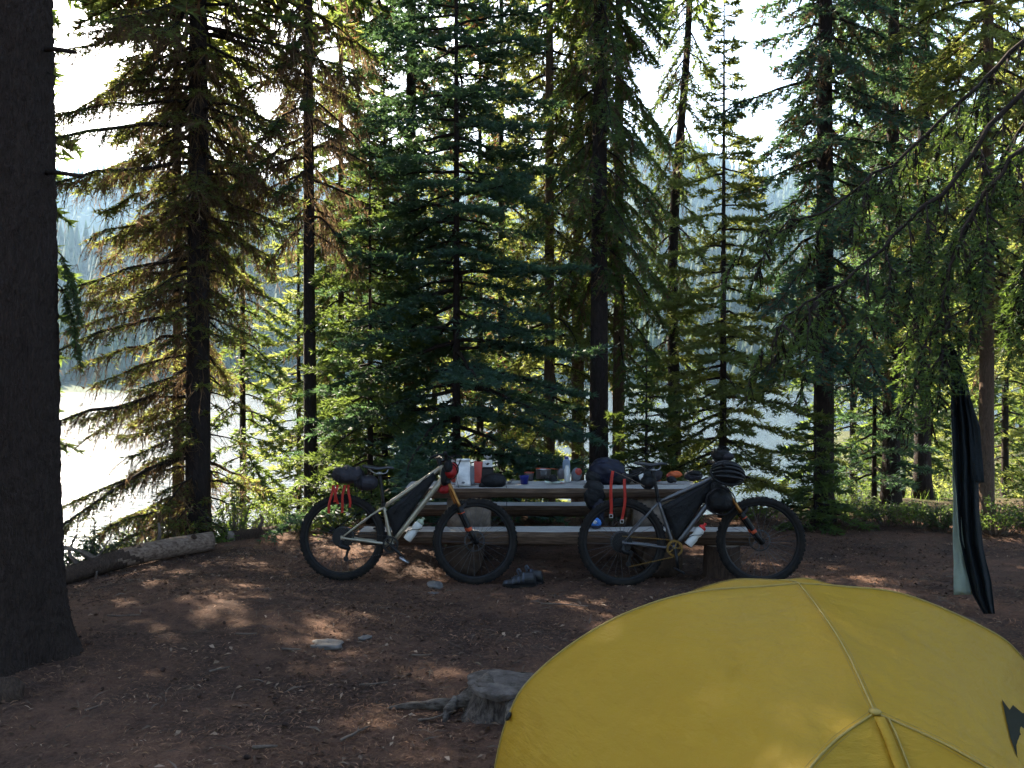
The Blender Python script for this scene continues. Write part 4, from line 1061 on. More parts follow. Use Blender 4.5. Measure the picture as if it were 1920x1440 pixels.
def helmet(label, p, rot):
    h = thing('bike_helmet', label, 'helmet', p, rot)
    V, F = blob((0, 0, .0), (.118, .088, .085), 2, .02, 1.5, 26, 16); V[:, 2] = np.where(V[:, 2] < -.015, -.015 + (V[:, 2] + .015) * .25, V[:, 2]); MB().add(V, F).build('liner', MAT['bag_black'], h)
    for i, yy in enumerate((-.078, -.05, -.018, .018, .05, .078)):
        t = np.linspace(-1, 1, 14); s_ = math.sqrt(max(.05, 1 - (yy / .1) ** 2))
        P = np.stack([.135 * t * (.75 + .25 * s_), yy * (1.12 - .35 * t ** 2), .105 * s_ * np.sqrt(np.clip(1 - (t * .93) ** 2, 0, 1)) - .008], 1)
        MB().tube(P, np.interp(t, [-1, -.3, .5, 1], [.008, .013, .013, .009]), 8).build('shell_rib', MAT['helmet'], h)
    a = np.linspace(0, 6.283, 26); MB().tube(np.stack([.132 * np.cos(a), .097 * np.sin(a), -.012 + .006 * np.cos(2 * a)], 1), .012, 8, cap=False).build('rim', MAT['helmet'], h)
    MB().tube(smooth_path([(.06, -.085, -.02), (.03, -.075, -.09), (.0, -.02, -.135), (-.03, .07, -.09), (-.06, .085, -.02)], 16), .0035, 5).build('chin_strap', MAT['bag_grey'], h)
    return h
helmet('black vented helmet hanging on the right bike handlebar', on_bike(bike2, k2['cpos'] + np.array([-.0, -.18, -.055])), (R(38), R(8), R(4)))
bn = thing('hat_bundle', 'crumpled dark bundle with straps perched on the right handlebar', 'bundle', on_bike(bike2, k2['cpos'] + np.array([-.01, -.06, .10])))
V, F = blob((-.01, 0, 0), (.075, .07, .058), 31, .25, 2.8, 24, 16); MB().add(V, F).build('cloth', MAT['bag_black'], bn)
V, F = blob((.035, -.03, -.01), (.06, .05, .035), 32, .22, 3, 20, 14); MB().add(V, F).build('cloth', MAT['bag_grey'], bn)
m = MB()
for i in range(4):
    m.tube(smooth_path([(-.07 + .02 * i, -.06, .02), (-.06 + .03 * i, -.03, .085 - .01 * i), (.02 + .02 * i, .0, .06)], 9), .004, 5)
m.build('cord', MAT['rubber'], bn)
# ------------------------------------------------------------------ gear on the table and benches
TT = TZ + TOP + .006
def tp(px, py):
    Y = (CAM[2] - TT) * 1750 / (py - 700); return np.array([(px - 960) / 1750 * Y, Y, TT])
def add(parent, name, mat, *shapes, smooth=True):
    m = MB()
    for V, F in shapes: m.add(V, F)
    return m.build(name, mat, parent, smooth)
def pouch_shape(w, d, h, seed=0, n=10):
    """stand-up pouch: rectangular foot, pinched flat top"""
    V = []; k = 20
    for i in range(n):
        t = i / (n - 1); dd = d * (1 - .9 * t ** 1.6); ww = w * (1 - .06 * t)
        for j in range(k):
            a = j / k * 6.283; c, s_ = math.cos(a), math.sin(a); e = .45
            V.append((ww / 2 * math.copysign(abs(c) ** e, c) * (1 + .03 * math.sin(9 * t + seed)), dd / 2 * math.copysign(abs(s_) ** e, s_) + .006 * math.sin(7 * t + 3 * a + seed), h * t))
    F = [(i * k + j, i * k + (j + 1) % k, (i + 1) * k + (j + 1) % k, (i + 1) * k + j) for i in range(n - 1) for j in range(k)] + [tuple(range(k))[::-1], tuple((n - 1) * k + j for j in range(k))]
    return np.array(V), F
t = thing('food_pouch', 'crinkled pale foil pouch standing on the table behind the left front wheel', 'pouch', tp(868, 911), (0, 0, R(6)))
add(t, 'pouch_body', MAT['foil'], pouch_shape(.135, .085, .235, 1)); MB().box((0, -.012, .238), (.13, .022, .022), (R(-18), 0, 0), bev=.004).build('rolled_top', MAT['foil'], t)
MB().tube(smooth_path([(-.05, -.052, .17), (-.062, -.055, .08), (-.045, -.055, .0), (-.05, -.06, -.06)], 12), .0025, 5).build('cord', MAT['ink'], t)
m = MB(); V, F = lathe([(.0, 0), (.016, 0), (.016, .001), (0, .001)], 16); m.add(np.stack([V[:, 0], V[:, 2] - .0445, V[:, 1] * .6 + .035], 1), F); m.build('printed_mark', MAT['grey_pouch'], t)
t = tag(add(None, 'food_pouch', MAT['grey_pouch'], pouch_shape(.05, .07, .17, 2)), 'narrow grey pouch right beside the foil pouch', 'pouch'); t.location = tp(884.5, 908)
t = tag(add(None, 'stuff_bag', MAT['red_bag'], pouch_shape(.085, .08, .20, 5)), 'orange-red bag leaning right of the grey pouch', 'bag'); t.location = tp(893, 905); t.rotation_euler = (0, R(6), 0)
t = tag(add(None, 'stuff_bag', MAT['blue_bright'], blob((0, 0, .11), (.035, .03, .05), 3, .2, 3)), 'bit of bright blue cloth behind the red dry bag', 'cloth'); t.location = tp(850, 903)
V, F = blob((0, 0, .06), (.05, .045, .065), 3, .15, 3); t = tag(add(None, 'snack_bag', MAT['red_bag'], (V, F)), 'small red packet under the blue cloth', 'bag'); t.location = tp(851, 903)
# stove box with carton on top
t = thing('stove_box', 'black box standing on the table under the white carton', 'box', tp(911, 903))
MB().box((0, 0, .07), (.145, .12, .14), bev=.006).build('box_body', MAT['ink'], t, False); MB().box((0, -.061, .132), (.147, .004, .016), bev=.001).build('lid_edge', MAT['bag_black'], t, False)
t = thing('carton', 'small white carton with black bird mark set on the black box', 'carton', tp(914, 903) + np.array([0, 0, .141]))
MB().box((0, 0, .032), (.092, .07, .063), bev=.003).build('carton_body', MAT['carton'], t, False)
o = MB().add([(-.022, -.0362, .040), (-.006, -.0362, .034), (.004, -.0362, .044), (.022, -.0362, .036), (.012, -.0362, .024), (-.004, -.0362, .018), (-.014, -.0362, .028)], [range(7)]).build('bird_mark', MAT['ink'], t, False)
t = thing('camp_stove', 'tiny metal burner standing on the white carton', 'stove', tp(914, 903) + np.array([0, 0, .205]))
V, F = lathe([(.010, 0), (.010, .02), (.024, .026), (.024, .034), (.010, .036)], 16); add(t, 'burner', MAT['steel'], (V, F))
for i in range(3):
    a = i * 2.09 + .4; MB().tube([(.008 * math.cos(a), .008 * math.sin(a), .015), (.036 * math.cos(a), .036 * math.sin(a), .028), (.042 * math.cos(a), .042 * math.sin(a), .048)], .004, 6).build('pot_arm', MAT['steel'], t)
# black stuff sack slumping over the edge
t = thing('stuff_sack', 'slumped black stuff sack hanging over the front edge of the table', 'bag', tp(926, 910) + np.array([0, -.02, 0]))
add(t, 'sack_body', MAT['bag_black'], blob((0, 0, .045), (.118, .09, .068), 8, .12, 2.2, 28, 18, .9)); add(t, 'sack_neck', MAT['bag_black'], blob((-.105, -.03, .0), (.035, .03, .028), 9, .2, 3, 16, 12))
MB().tube(smooth_path([(.10, -.07, .05), (.12, -.11, -.02), (.118, -.105, -.12), (.12, -.10, -.2)], 12), .0025, 5).build('cord', MAT['ink'], t)
def cup(label, p, mat, rimmat, r=.043, h=.072, handle=False):
    c = thing('cup', label, 'cup', p)
    V, F = lathe([(0.001, .003), (r * .8, .0), (r * .98, h * .96), (r, h), (r * .95, h), (r * .78, .006), (.001, .006)], 28, cap=False); add(c, 'cup_wall', mat, (V, F))
    a = np.linspace(0, 6.283, 30); MB().tube(np.stack([r * np.cos(a), r * np.sin(a), h + 0 * a], 1), .0028, 6, cap=False).build('rim', rimmat, c)
    return c
cup('deep blue plastic cup on the table', tp(983, 907), MAT['blue_plastic'], MAT['blue_plastic'])
cup('smoky cup with an orange rim just behind the blue cup', tp(992, 900), MAT['grey_plastic'], MAT['orange'], .046)
for lab, px, py in (('small dark crumb-like lid on the table nearest the blue cup', 961, 901), ('small dark lid on the table nearest the black stuff sack', 955, 906)):
    t = thing('bottle_lid', lab, 'lid', tp(px, py)); V, F = lathe([(.0, 0), (.018, 0), (.018, .010), (.012, .014), (.0, .014)], 14); add(t, 'lid_body', MAT['grey_plastic'], (V, F)); MB().tube([(.01, 0, .012), (.028, .004, .016)], .004, 6).build('tab', MAT['ink'], t)
t = thing('cooking_pot', 'squat steel cooking pot with handles', 'pot', tp(1019, 897))
V, F = lathe([(.001, .002), (.070, .0), (.075, .006), (.075, .09), (.079, .094), (.073, .094), (.070, .008), (.001, .008)], 32, cap=False); add(t, 'pot_wall', MAT['steel'], (V, F))
for s_ in (-1, 1): MB().tube(smooth_path([(.07 * s_ * .5, -.07, .08), (.03 * s_, -.105, .075), (.028 * s_, -.105, .03), (.07 * s_ * .5, -.07, .025)], 12), .003, 6).build('handle', MAT['steel'], t)
t = thing('camp_spoon', 'long orange spoon lying across the pot rim', 'spoon', tp(1019, 897) + np.array([.02, -.02, .098]))
MB().tube([(-.05, 0, 0), (.05, -.01, .0), (.13, -.015, -.006)], [.0035, .004, .003], 6).build('spoon_handle', MAT['orange'], t); add(t, 'spoon_bowl', MAT['orange'], blob((-.07, 0, 0), (.028, .018, .006), 1, .0))
t = thing('snack_wrapper', 'crumpled pale green and white wrapper on the table', 'wrapper', tp(1040, 907))
V = []; n = 12
for i in range(n):
    for j in range(n):
        u, v = i / (n - 1) - .5, j / (n - 1) - .5; V.append((u * .18, v * .11, .012 + .012 * float(fbm(u * 7, v * 7, 4, 3)) + .01 * abs(u)))
fast_mesh('wrapper_sheet', np.array(V), grid_faces(n, n), MAT['green_wrapper'], t, True)
MB().box((.07, -.035, .014), (.04, .02, .008), (0, 0, .4), bev=.003).build('red_flap', MAT['bottle_cap_red'], t)
t = thing('knit_cap', 'round black cap sitting on the green wrapper', 'cap', tp(1037, 906) + np.array([0, 0, .02])); add(t, 'cap_body', MAT['bag_black'], blob((0, 0, .026), (.042, .04, .034), 3, .08, 2.5)); V, F = lathe([(.041, .0), (.044, .006), (.041, .012)], 24, False); add(t, 'cap_band', MAT['bag_grey'], (V, F))
t = thing('pocket_knife', 'slim black knife on the table left of the round cap', 'knife', tp(1025, 899)); MB().box((0, 0, .012), (.06, .02, .016), (0, 0, .1), bev=.005).build('knife_handle', MAT['ink'], t); MB().box((.045, 0, .012), (.04, .012, .003), (0, 0, .1)).build('blade', MAT['steel'], t)
t = thing('squeeze_bottle', 'slim white bottle standing tall on the table', 'bottle', tp(1063.5, 904)); 
V, F = lathe([(.001, 0), (.024, 0), (.027, .004), (.027, .125), (.020, .132), (.018, .15), (.001, .15)], 22, False); add(t, 'bottle_body', MAT['bottle_white'], (V, F)); V, F = lathe([(.0185, .132), (.0185, .155), (.010, .157), (.001, .157)], 18, False); add(t, 'cap', MAT['carton'], (V, F))
t = thing('water_bottle', 'smoky clear bottle with blue cap behind the slim white bottle', 'bottle', tp(1062, 896))
V, F = lathe([(.001, 0), (.036, 0), (.038, .006), (.038, .15), (.030, .178), (.018, .19)], 22, False); add(t, 'bottle_body', MAT['clear_blue'], (V, F)); V, F = lathe([(.021, .186), (.021, .212), (.001, .214)], 18, False); add(t, 'cap', MAT['blue_plastic'], (V, F))
t = thing('fuel_canister', 'short dark canister left of the slim white bottle', 'canister', tp(1052, 898)); V, F = lathe([(.001, 0), (.032, 0), (.035, .008), (.035, .085), (.026, .098), (.012, .1), (.012, .112), (.001, .112)], 22, False); add(t, 'canister_body', MAT['grey_plastic'], (V, F)); V, F = lathe([(.0155, .112), (.0155, .126), (.001, .127)], 14, False); add(t, 'cap', MAT['ink'], (V, F))
t = thing('beanie_hat', 'grey and red hat right of the slim white bottle', 'hat', tp(1081, 901)); add(t, 'hat_crown', MAT['grey_pouch'], blob((0, 0, .055), (.05, .045, .066), 4, .12, 2.5)); add(t, 'hat_top', MAT['red_bag'], blob((.016, -.025, .085), (.034, .03, .036), 5, .12, 2.5))
# puffy jackets heaped on the table end, one sleeve over the edge
t = thing('puffy_jacket', 'navy and black puffy jacket heaped on the table behind the red straps', 'jacket', tp(1138, 906))
def quilt(c, rad, seed, nu=40, nv=28, bands=7):
    V, F = blob(c, rad, seed, .22, 1.8, nu, nv, .95); c = np.asarray(c)
    d = V - c; k = 1 + .05 * np.abs(np.sin((d[:, 2] + .5 * d[:, 0]) / max(rad[2], .05) * bands)); return c + d * k[:, None], F
add(t, 'jacket_body', MAT['navy'], quilt((0, .0, .10), (.165, .13, .115), 41)); add(t, 'hood', MAT['navy'], quilt((-.02, .03, .185), (.095, .08, .055), 42)); add(t, 'sleeve', MAT['bag_black'], quilt((-.125, -.04, .055), (.08, .09, .07), 43)); add(t, 'sleeve', MAT['bag_black'], quilt((.13, -.05, .05), (.10, .08, .058), 44))
add(t, 'care_label', MAT['white_cloth'], blob((-.005, -.125, .125), (.016, .012, .022), 2, .2))
t = thing('puffy_jacket', 'black puffy jacket draped from the table edge down to the front bench', 'jacket', tp(1112, 912) + np.array([0, -.05, -.02]))
add(t, 'jacket_body', MAT['bag_black'], quilt((0, -.02, -.05), (.095, .075, .125), 45)); add(t, 'sleeve', MAT['navy'], quilt((.035, -.05, -.20), (.06, .055, .14), 46))
t = thing('clothes_heap', 'dark heap of clothes under the right saddle on the table', 'clothes', tp(1215, 905)); add(t, 'garment', MAT['bag_black'], blob((-.03, 0, .065), (.15, .10, .082), 47, .25, 2.4, 30, 20)); add(t, 'garment', MAT['bag_grey'], blob((.06, -.05, .075), (.07, .05, .06), 48, .25, 2.6, 20, 14)); add(t, 'white_lining', MAT['white_cloth'], blob((-.075, -.09, .07), (.022, .02, .045), 49, .25, 2.6)); 
t = thing('trail_shoe', 'white and orange shoe on the table below the right saddle', 'shoe', tp(1226, 905)); add(t, 'upper', MAT['white_cloth'], blob((0, 0, .028), (.065, .035, .028), 51, .12, 2.5)); add(t, 'stripe', MAT['orange_cloth'], blob((.015, -.012, .022), (.052, .027, .012), 52, .05)); add(t, 'toe_patch', MAT['blue_plastic'], blob((-.045, -.014, .02), (.02, .022, .014), 53, .05))
t = thing('glove_ball', 'balled black glove beside the white and orange shoe', 'glove', tp(1259, 905)); add(t, 'glove_body', MAT['bag_black'], blob((0, 0, .03), (.045, .04, .033), 54, .2, 2.5)); add(t, 'cuff', MAT['bag_grey'], blob((.032, -.02, .02), (.016, .018, .018), 55, .1))
t = thing('orange_garment', 'crumpled orange garment on the right end of the table', 'clothes', tp(1266, 900)); add(t, 'cloth', MAT['orange_cloth'], blob((0, 0, .055), (.065, .05, .032), 56, .28, 3, 26, 16)); add(t, 'cloth', MAT['red_bag'], blob((-.04, .01, .04), (.045, .04, .03), 57, .2, 3))
t = thing('folded_bag', 'small black bag right of the orange garment behind the top tube', 'bag', tp(1300, 902)); add(t, 'bag_body', MAT['bag_grey'], blob((0, 0, .05), (.09, .06, .052), 58, .18, 2.4)); add(t, 'flap', MAT['bag_black'], blob((.01, -.02, .075), (.07, .05, .028), 59, .15, 2.4))
BZ = TZ + .432
t = thing('stuff_bag', 'bright blue bag on the front bench behind the right rear wheel', 'bag', at(1117, 984, 8.08) * np.array([1, 1, 0]) + np.array([0, 0, BZ])); add(t, 'bag_body', MAT['blue_bright'], blob((0, 0, .042), (.05, .045, .045), 61, .15, 2.5)); add(t, 'base', MAT['navy'], blob((.0, -.005, .016), (.052, .046, .02), 62, .08)); add(t, 'white_flash', MAT['white_cloth'], blob((-.008, -.038, .055), (.018, .012, .016), 63, .1))

# shoes on the ground before the table
def shoe(label, p, rz, s=1.):
    t = thing('cycling_shoe', label, 'shoe', p, (0, 0, rz)); n, k = 18, 16; V = []
    for i in range(n):
        u = i / (n - 1); x = (u - .5) * .28 * s
        hw = np.interp(u, [0, .08, .3, .6, .85, 1], [.018, .036, .047, .04, .036, .02]) * s; h = np.interp(u, [0, .06, .25, .5, .62, .8, .95, 1], [.02, .042, .055, .085, .105, .11, .10, .05]) * s
        for j in range(k):
            a = j / k * 6.283; V.append((x, hw * math.cos(a) * (1 - .25 * max(0, math.sin(a))), h / 2 + .012 + h / 2 * math.sin(a)))
    F = [(i * k + j, i * k + (j + 1) % k, (i + 1) * k + (j + 1) % k, (i + 1) * k + j) for i in range(n - 1) for j in range(k)] + [tuple(range(k))[::-1], tuple((n - 1) * k + j for j in range(k))]
    add(t, 'upper', MAT['shoe'], (np.array(V), F))
    so = [(x, y) for x, y in zip(np.linspace(-.142, .142, 14) * s, np.interp(np.linspace(0, 1, 14), [0, .1, .3, .6, .85, 1], [.012, .038, .049, .038, .038, .015]) * s)]
    pts = so + [(x, -y) for x, y in so[::-1]]; m_ = len(pts); Vs = [(x, y, .0) for x, y in pts] + [(x, y, .02) for x, y in pts]
    m = MB().add(Vs, [tuple(range(m_))[::-1], tuple(range(m_, 2 * m_))] + [(i, (i + 1) % m_, m_ + (i + 1) % m_, m_ + i) for i in range(m_)]); m.build('sole', MAT['rubber'], t, False)
    for x in (-.055, -.01, .03): 
        a = np.linspace(.25, 2.9, 10); hh = np.interp(x / .28 + .5, [0, .06, .25, .5, .62, .8, 1], [.02, .042, .055, .085, .105, .11, .05])
        MB().tube(np.stack([x + 0 * a, .046 * np.cos(a), .014 + (hh) * np.sin(a) ** .8], 1), .006, 6, flat=2.).build('strap', MAT['shoe_grey'], t)
    MB().tube(smooth_path([(.0, -.01, .095), (-.02, -.012, .135), (-.005, -.012, .15), (.012, -.01, .12)], 10), .01, 6).build('tongue', MAT['shoe_grey'], t)
    add(t, 'toe_cap', MAT['shoe_grey'], blob((-.105 * s, 0, .034), (.034, .036, .024), 3, .03))
    return t
shoe('black cycling shoe lying on the dirt before the table, the nearer of the pair', gp(974, 1101), R(4)); shoe('black cycling shoe tucked behind the nearer shoe of the pair', gp(990, 1094), R(-14), .95)

# ------------------------------------------------------------------ hanging cloth
def hanging_cloth():
    Y = 4.3; root = thing('hanging_cloth', 'long dark cloth with a pale green lining hung from a drooping bough', 'cloth', at(1776, 640, Y))
    O = at(1776, 640, Y)
    def sheet(name, left, right, mat, y0, folds, amp, nz=60, nu=26, shift=0, sc=0):
        zs = np.linspace(0, 1, nz); V = []
        ys = left[:, 1]
        py = np.linspace(max(left[0, 1], right[0, 1]), min(left[-1, 1], right[-1, 1]), nz)
        for p_ in py:
            l = np.interp(p_, left[:, 1], left[:, 0]); r_ = np.interp(p_, right[:, 1], right[:, 0])
            for j in range(nu):
                u = j / (nu - 1); w = (r_ - l); px = l + w * u
                yy = y0 + amp * math.sin(u * folds * 6.283 + p_ * .006 + shift) * min(1, w / 40) + .012 * float(fbm(u * 3, p_ * .02, 5 + shift, 2))
                V.append(at(px, p_, Y + yy) - O)
        o = fast_mesh(name, np.array(V), grid_faces(nz, nu), mat, root, True)
        md = o.modifiers.new('thickness', 'SOLIDIFY'); md.thickness = .003
        return o
    L = np.array([(1776, 640), (1783, 680), (1784, 760), (1789, 850), (1796, 930), (1802, 1010), (1815, 1070), (1828, 1118), (1848, 1152)], float)
    Rr = np.array([(1780, 640), (1794, 660), (1815, 720), (1832, 800), (1840, 860), (1836, 905), (1838, 960), (1846, 1030), (1860, 1090), (1867, 1152)], float)
    MAT['cloth_dark'] = material('dark_green_cloth', (.008, .012, .015), .85, .2, 8, bump=.3, bscale=120, spec=.2)
    MAT['cloth_pale'] = material('pale_green_lining', (.30, .36, .31), .85, .12, 8, bump=.25, bscale=90, transl=.2, spec=.2)
    sheet('dark_cloth', L, Rr, MAT['cloth_dark'], 0, 2.3, .030)
    L2 = np.array([(1808, 740), (1818, 800), (1822, 880), (1826, 912)], float); R2 = np.array([(1818, 740), (1838, 800), (1845, 880), (1847, 905)], float)
    sheet('fold', L2, R2, MAT['cloth_dark'], -.03, .7, .012, 30, 14, 2)
    L3 = np.array([(1784, 745), (1787, 850), (1789, 1000), (1791, 1116)], float); R3 = np.array([(1790, 745), (1797, 850), (1806, 1000), (1826, 1118)], float)
    sheet('pale_lining', L3, R3, MAT['cloth_pale'], .03, .6, .010, 40, 12, 1)
hanging_cloth()

# ------------------------------------------------------------------ the tent
def tent():
    root = thing('tent', 'yellow dome tent with its poles under a taut rainfly at lower right', 'tent', (.95, 3.1, 0))
    O = np.array([.95, 3.1, 0])
    gz = float(ground_z(.6, 2.8))
    MAT['fly'] = material('yellow_ripstop', (.45, .29, .024), .5, .06, 3, transl=.42, tcol=(.60, .35, .022), spec=.25, bump=.55, bscale=13, stretch=(.8, .8, 3.2), bdist=.03)
    MAT['seam'] = material('seam_tape', (.26, .18, .03), .6, .15, 20)
    MAT['logo'] = material('printed_logo', (.020, .021, .014), .8, .1, 9, spec=.05)
    A = np.array([.955, 3.10, 1.0]); H = np.array([.89, 2.28, .868]); Fh = np.array([1.06, 3.72, .872])
    def seq(pts): return smooth_path(pts, 60)
    def wz(x, y, z): return np.array([x, y, z + (gz if z < .1 else 0)])
    CL = seq([A, (.85, 3.10, .991), (.602, 3.1, .970), (.39, 3.1, .905), (.2126, 3.1, .807), (.071, 3.1, .690), (-.0, 3.1, .584), (-.055, 3.1, .39), wz(-.10, 3.1, .03)])
    CR = seq([A, (1.10, 3.10, .990), (1.311, 3.1, .962), (1.577, 3.1, .85), (1.70, 3.1, .752), (1.86, 3.1, .52), (1.96, 3.1, .28), wz(2.0, 3.1, .03)])
    NL = seq([H, (.74, 2.17, .828), (.60, 2.05, .74), (.40, 1.90, .50), (.27, 1.80, .25), wz(.20, 1.72, .03)])
    NR = seq([H, (1.03, 2.14, .828), (1.17, 2.02, .74), (1.38, 1.86, .50), (1.50, 1.76, .25), wz(1.56, 1.68, .03)])
    FL = seq([Fh, (.88, 3.84, .84), (.66, 4.0, .70), (.48, 4.15, .45), wz(.38, 4.25, .03)])
    FR = seq([Fh, (1.26, 3.86, .84), (1.5, 4.0, .70), (1.7, 4.12, .45), wz(1.8, 4.2, .03)])
    R1 = seq([A, (.935, 2.85, .985), (.912, 2.55, .945), H]); R2 = seq([A, (1.0, 3.36, .952), Fh])
    n = 60; u = np.linspace(0, 1, n)[:, None, None]; v = np.linspace(0, 1, n)[None, :, None]
    def coons(c0, c1, d0, d1, sag, seed, sgn=1):
        """c0,c1: curves along u at v=0/1; d0,d1: along v at u=0/1"""
        S = (1 - v) * c0[:, None] + v * c1[:, None] + (1 - u) * d0[None] + u * d1[None] - ((1 - u) * (1 - v) * c0[0] + u * (1 - v) * c0[-1] + (1 - u) * v * c1[0] + u * v * c1[-1])
        du = np.gradient(S, axis=0); dv = np.gradient(S, axis=1); nn = nrm(np.cross(du, dv)); nn = nn * np.sign(nn[..., 2].mean())
        b = 16 * u * (1 - u) * v * (1 - v)
        uu, vv = u[..., 0] + 0 * v[..., 0], v[..., 0] + 0 * u[..., 0]
        wr = .0042 * fbm(uu * 18 + seed, vv * 6 + seed, seed, 3) + .0030 * fbm(uu * 5 - vv * 22, vv * 3 + uu * 3, seed + 3, 2)
        edge = np.minimum(np.minimum(uu, 1 - uu), np.minimum(vv, 1 - vv)); wr = wr * sstep(0, .08, edge)
        # short pull creases radiating from the pole clips
        S = S - nn * (sag * b) + nn * wr[..., None]
        return S
    def panel(S):
        o = fast_mesh('fly_panel', (S - O).reshape(-1, 3), grid_faces(n, n), MAT['fly'], root, True); return S
    line = lambda a, b: a + (b - a) * np.linspace(0, 1, n)[:, None]
    P1 = panel(coons(R1, line(CL[-1], NL[-1]), CL, NL, .045, 3))
    P2 = panel(coons(R1, line(CR[-1], NR[-1]), CR, NR, .045, 5))
    panel(coons(R2, line(CL[-1] + 0, FL[-1]), CL, FL, .01, 7)); panel(coons(R2, line(CR[-1], FR[-1]), CR, FR, .02, 9))
    tri = lambda a, b, sag: a[:, None] * (1 - v) + b[:, None] * v
    def end(a, b, sag, sd):
        S = tri(a, b, 0); du = np.gradient(S, axis=0); c = S.mean((0, 1)); out = nrm(c - np.array([.98, 3.1, .4])); bb = (np.sin(u * math.pi) * np.sin(v * math.pi))
        S = S - out * sag * bb; uu, vv = u[..., 0] + 0 * v[..., 0], v[..., 0] + 0 * u[..., 0]; S = S + out * (.005 * fbm(uu * 5, vv * 9, sd, 3) * np.sin(vv * math.pi))[..., None]; return panel(S)
    E1 = end(NL, NR, .05, 11); end(FL, FR, .05, 13)
    for c in (CL, CR, NL, NR, R1, R2, FL, FR):
        cn = c - O; out = nrm(c - np.array([.98, 3.1, .2]))
        MB().tube(cn + out * .001, .0034, 6).build('pole_seam', MAT['seam'], root)
        k = np.cross(nrm(np.gradient(c, axis=0)), out); 
        for s_ in (-1, 1): MB().tube(cn + out * .001 + s_ * k * .010, .0007, 4).build('stitch_line', MAT['seam'], root)
    # door strip and zip down the near end
    mid = (E1[:, 29] + E1[:, 30]) / 2; ribbon(mid[2:] - O + np.array([0, -.012, .006]), np.array([.012, 0, 0]), MAT['fly'], 'zip_flap', root, .002)
    MB().tube(mid[2:] - O + np.array([.022, -.01, .004]), .003, 5).build('zip', MAT['seam'], root)
    # hub under the fly, clip at the left end of the arch pole
    V, F = blob(H - O + np.array([0, 0, .002]), (.016, .016, .008), 2, .05); MB().add(V, F).build('hub_cap', MAT['seam'], root)
    i = int(np.argmin(np.abs(CL[:, 2] - .575))); c = CL[i] - O; MB().box(c + np.array([-.006, -.02, -.005]), (.012, .02, .028), (0, .5, 0), bev=.003).build('clip', MAT['ink'], root)
    # printed emblem on the right panel: laid on the cloth
    Nn = nrm(np.cross(np.gradient(P2, axis=0), np.gradient(P2, axis=1))); Nn *= np.sign(Nn[..., 2].mean())
    Pp = P2 + Nn * .002
    qx = 960 + Pp[..., 0] / Pp[..., 1] * 1750; qy = 700 + (CAM[2] - Pp[..., 2]) / Pp[..., 1] * 1750
    poly = [(1882, 1313), (1897, 1333), (1903, 1324), (1922, 1340), (1955, 1322), (2000, 1330), (1990, 1365), (1960, 1362), (1935, 1366), (1916, 1382), (1910, 1400), (1912, 1424), (1898, 1385)]
    pts = []
    fine = 3
    def locate(px, py):
        d = (qx - px) ** 2 + (qy - py) ** 2; i0, j0 = np.unravel_index(np.argmin(d), d.shape); i0 = min(max(i0, 1), n - 2); j0 = min(max(j0, 1), n - 2)
        J = np.array([[(qx[i0 + 1, j0] - qx[i0 - 1, j0]) / 2, (qx[i0, j0 + 1] - qx[i0, j0 - 1]) / 2], [(qy[i0 + 1, j0] - qy[i0 - 1, j0]) / 2, (qy[i0, j0 + 1] - qy[i0, j0 - 1]) / 2]])
        e = np.linalg.solve(J, np.array([px - qx[i0, j0], py - qy[i0, j0]])); e = np.clip(e, -1.2, 1.2)
        return Pp[i0, j0] + e[0] * (Pp[i0 + 1, j0] - Pp[i0 - 1, j0]) / 2 + e[1] * (Pp[i0, j0 + 1] - Pp[i0, j0 - 1]) / 2
    loop = [locate(*p) for p in poly]
    MB().add(np.array(loop) - O, [range(len(loop))]).build('emblem', MAT['logo'], root, False)
    # pegs and guy line at the left corner
    MB().tube([CL[-1] - O, CL[-1] - O + np.array([-.10, .0, -.03])], .003, 5).build('guy_line', MAT['seam'], root)
tent()
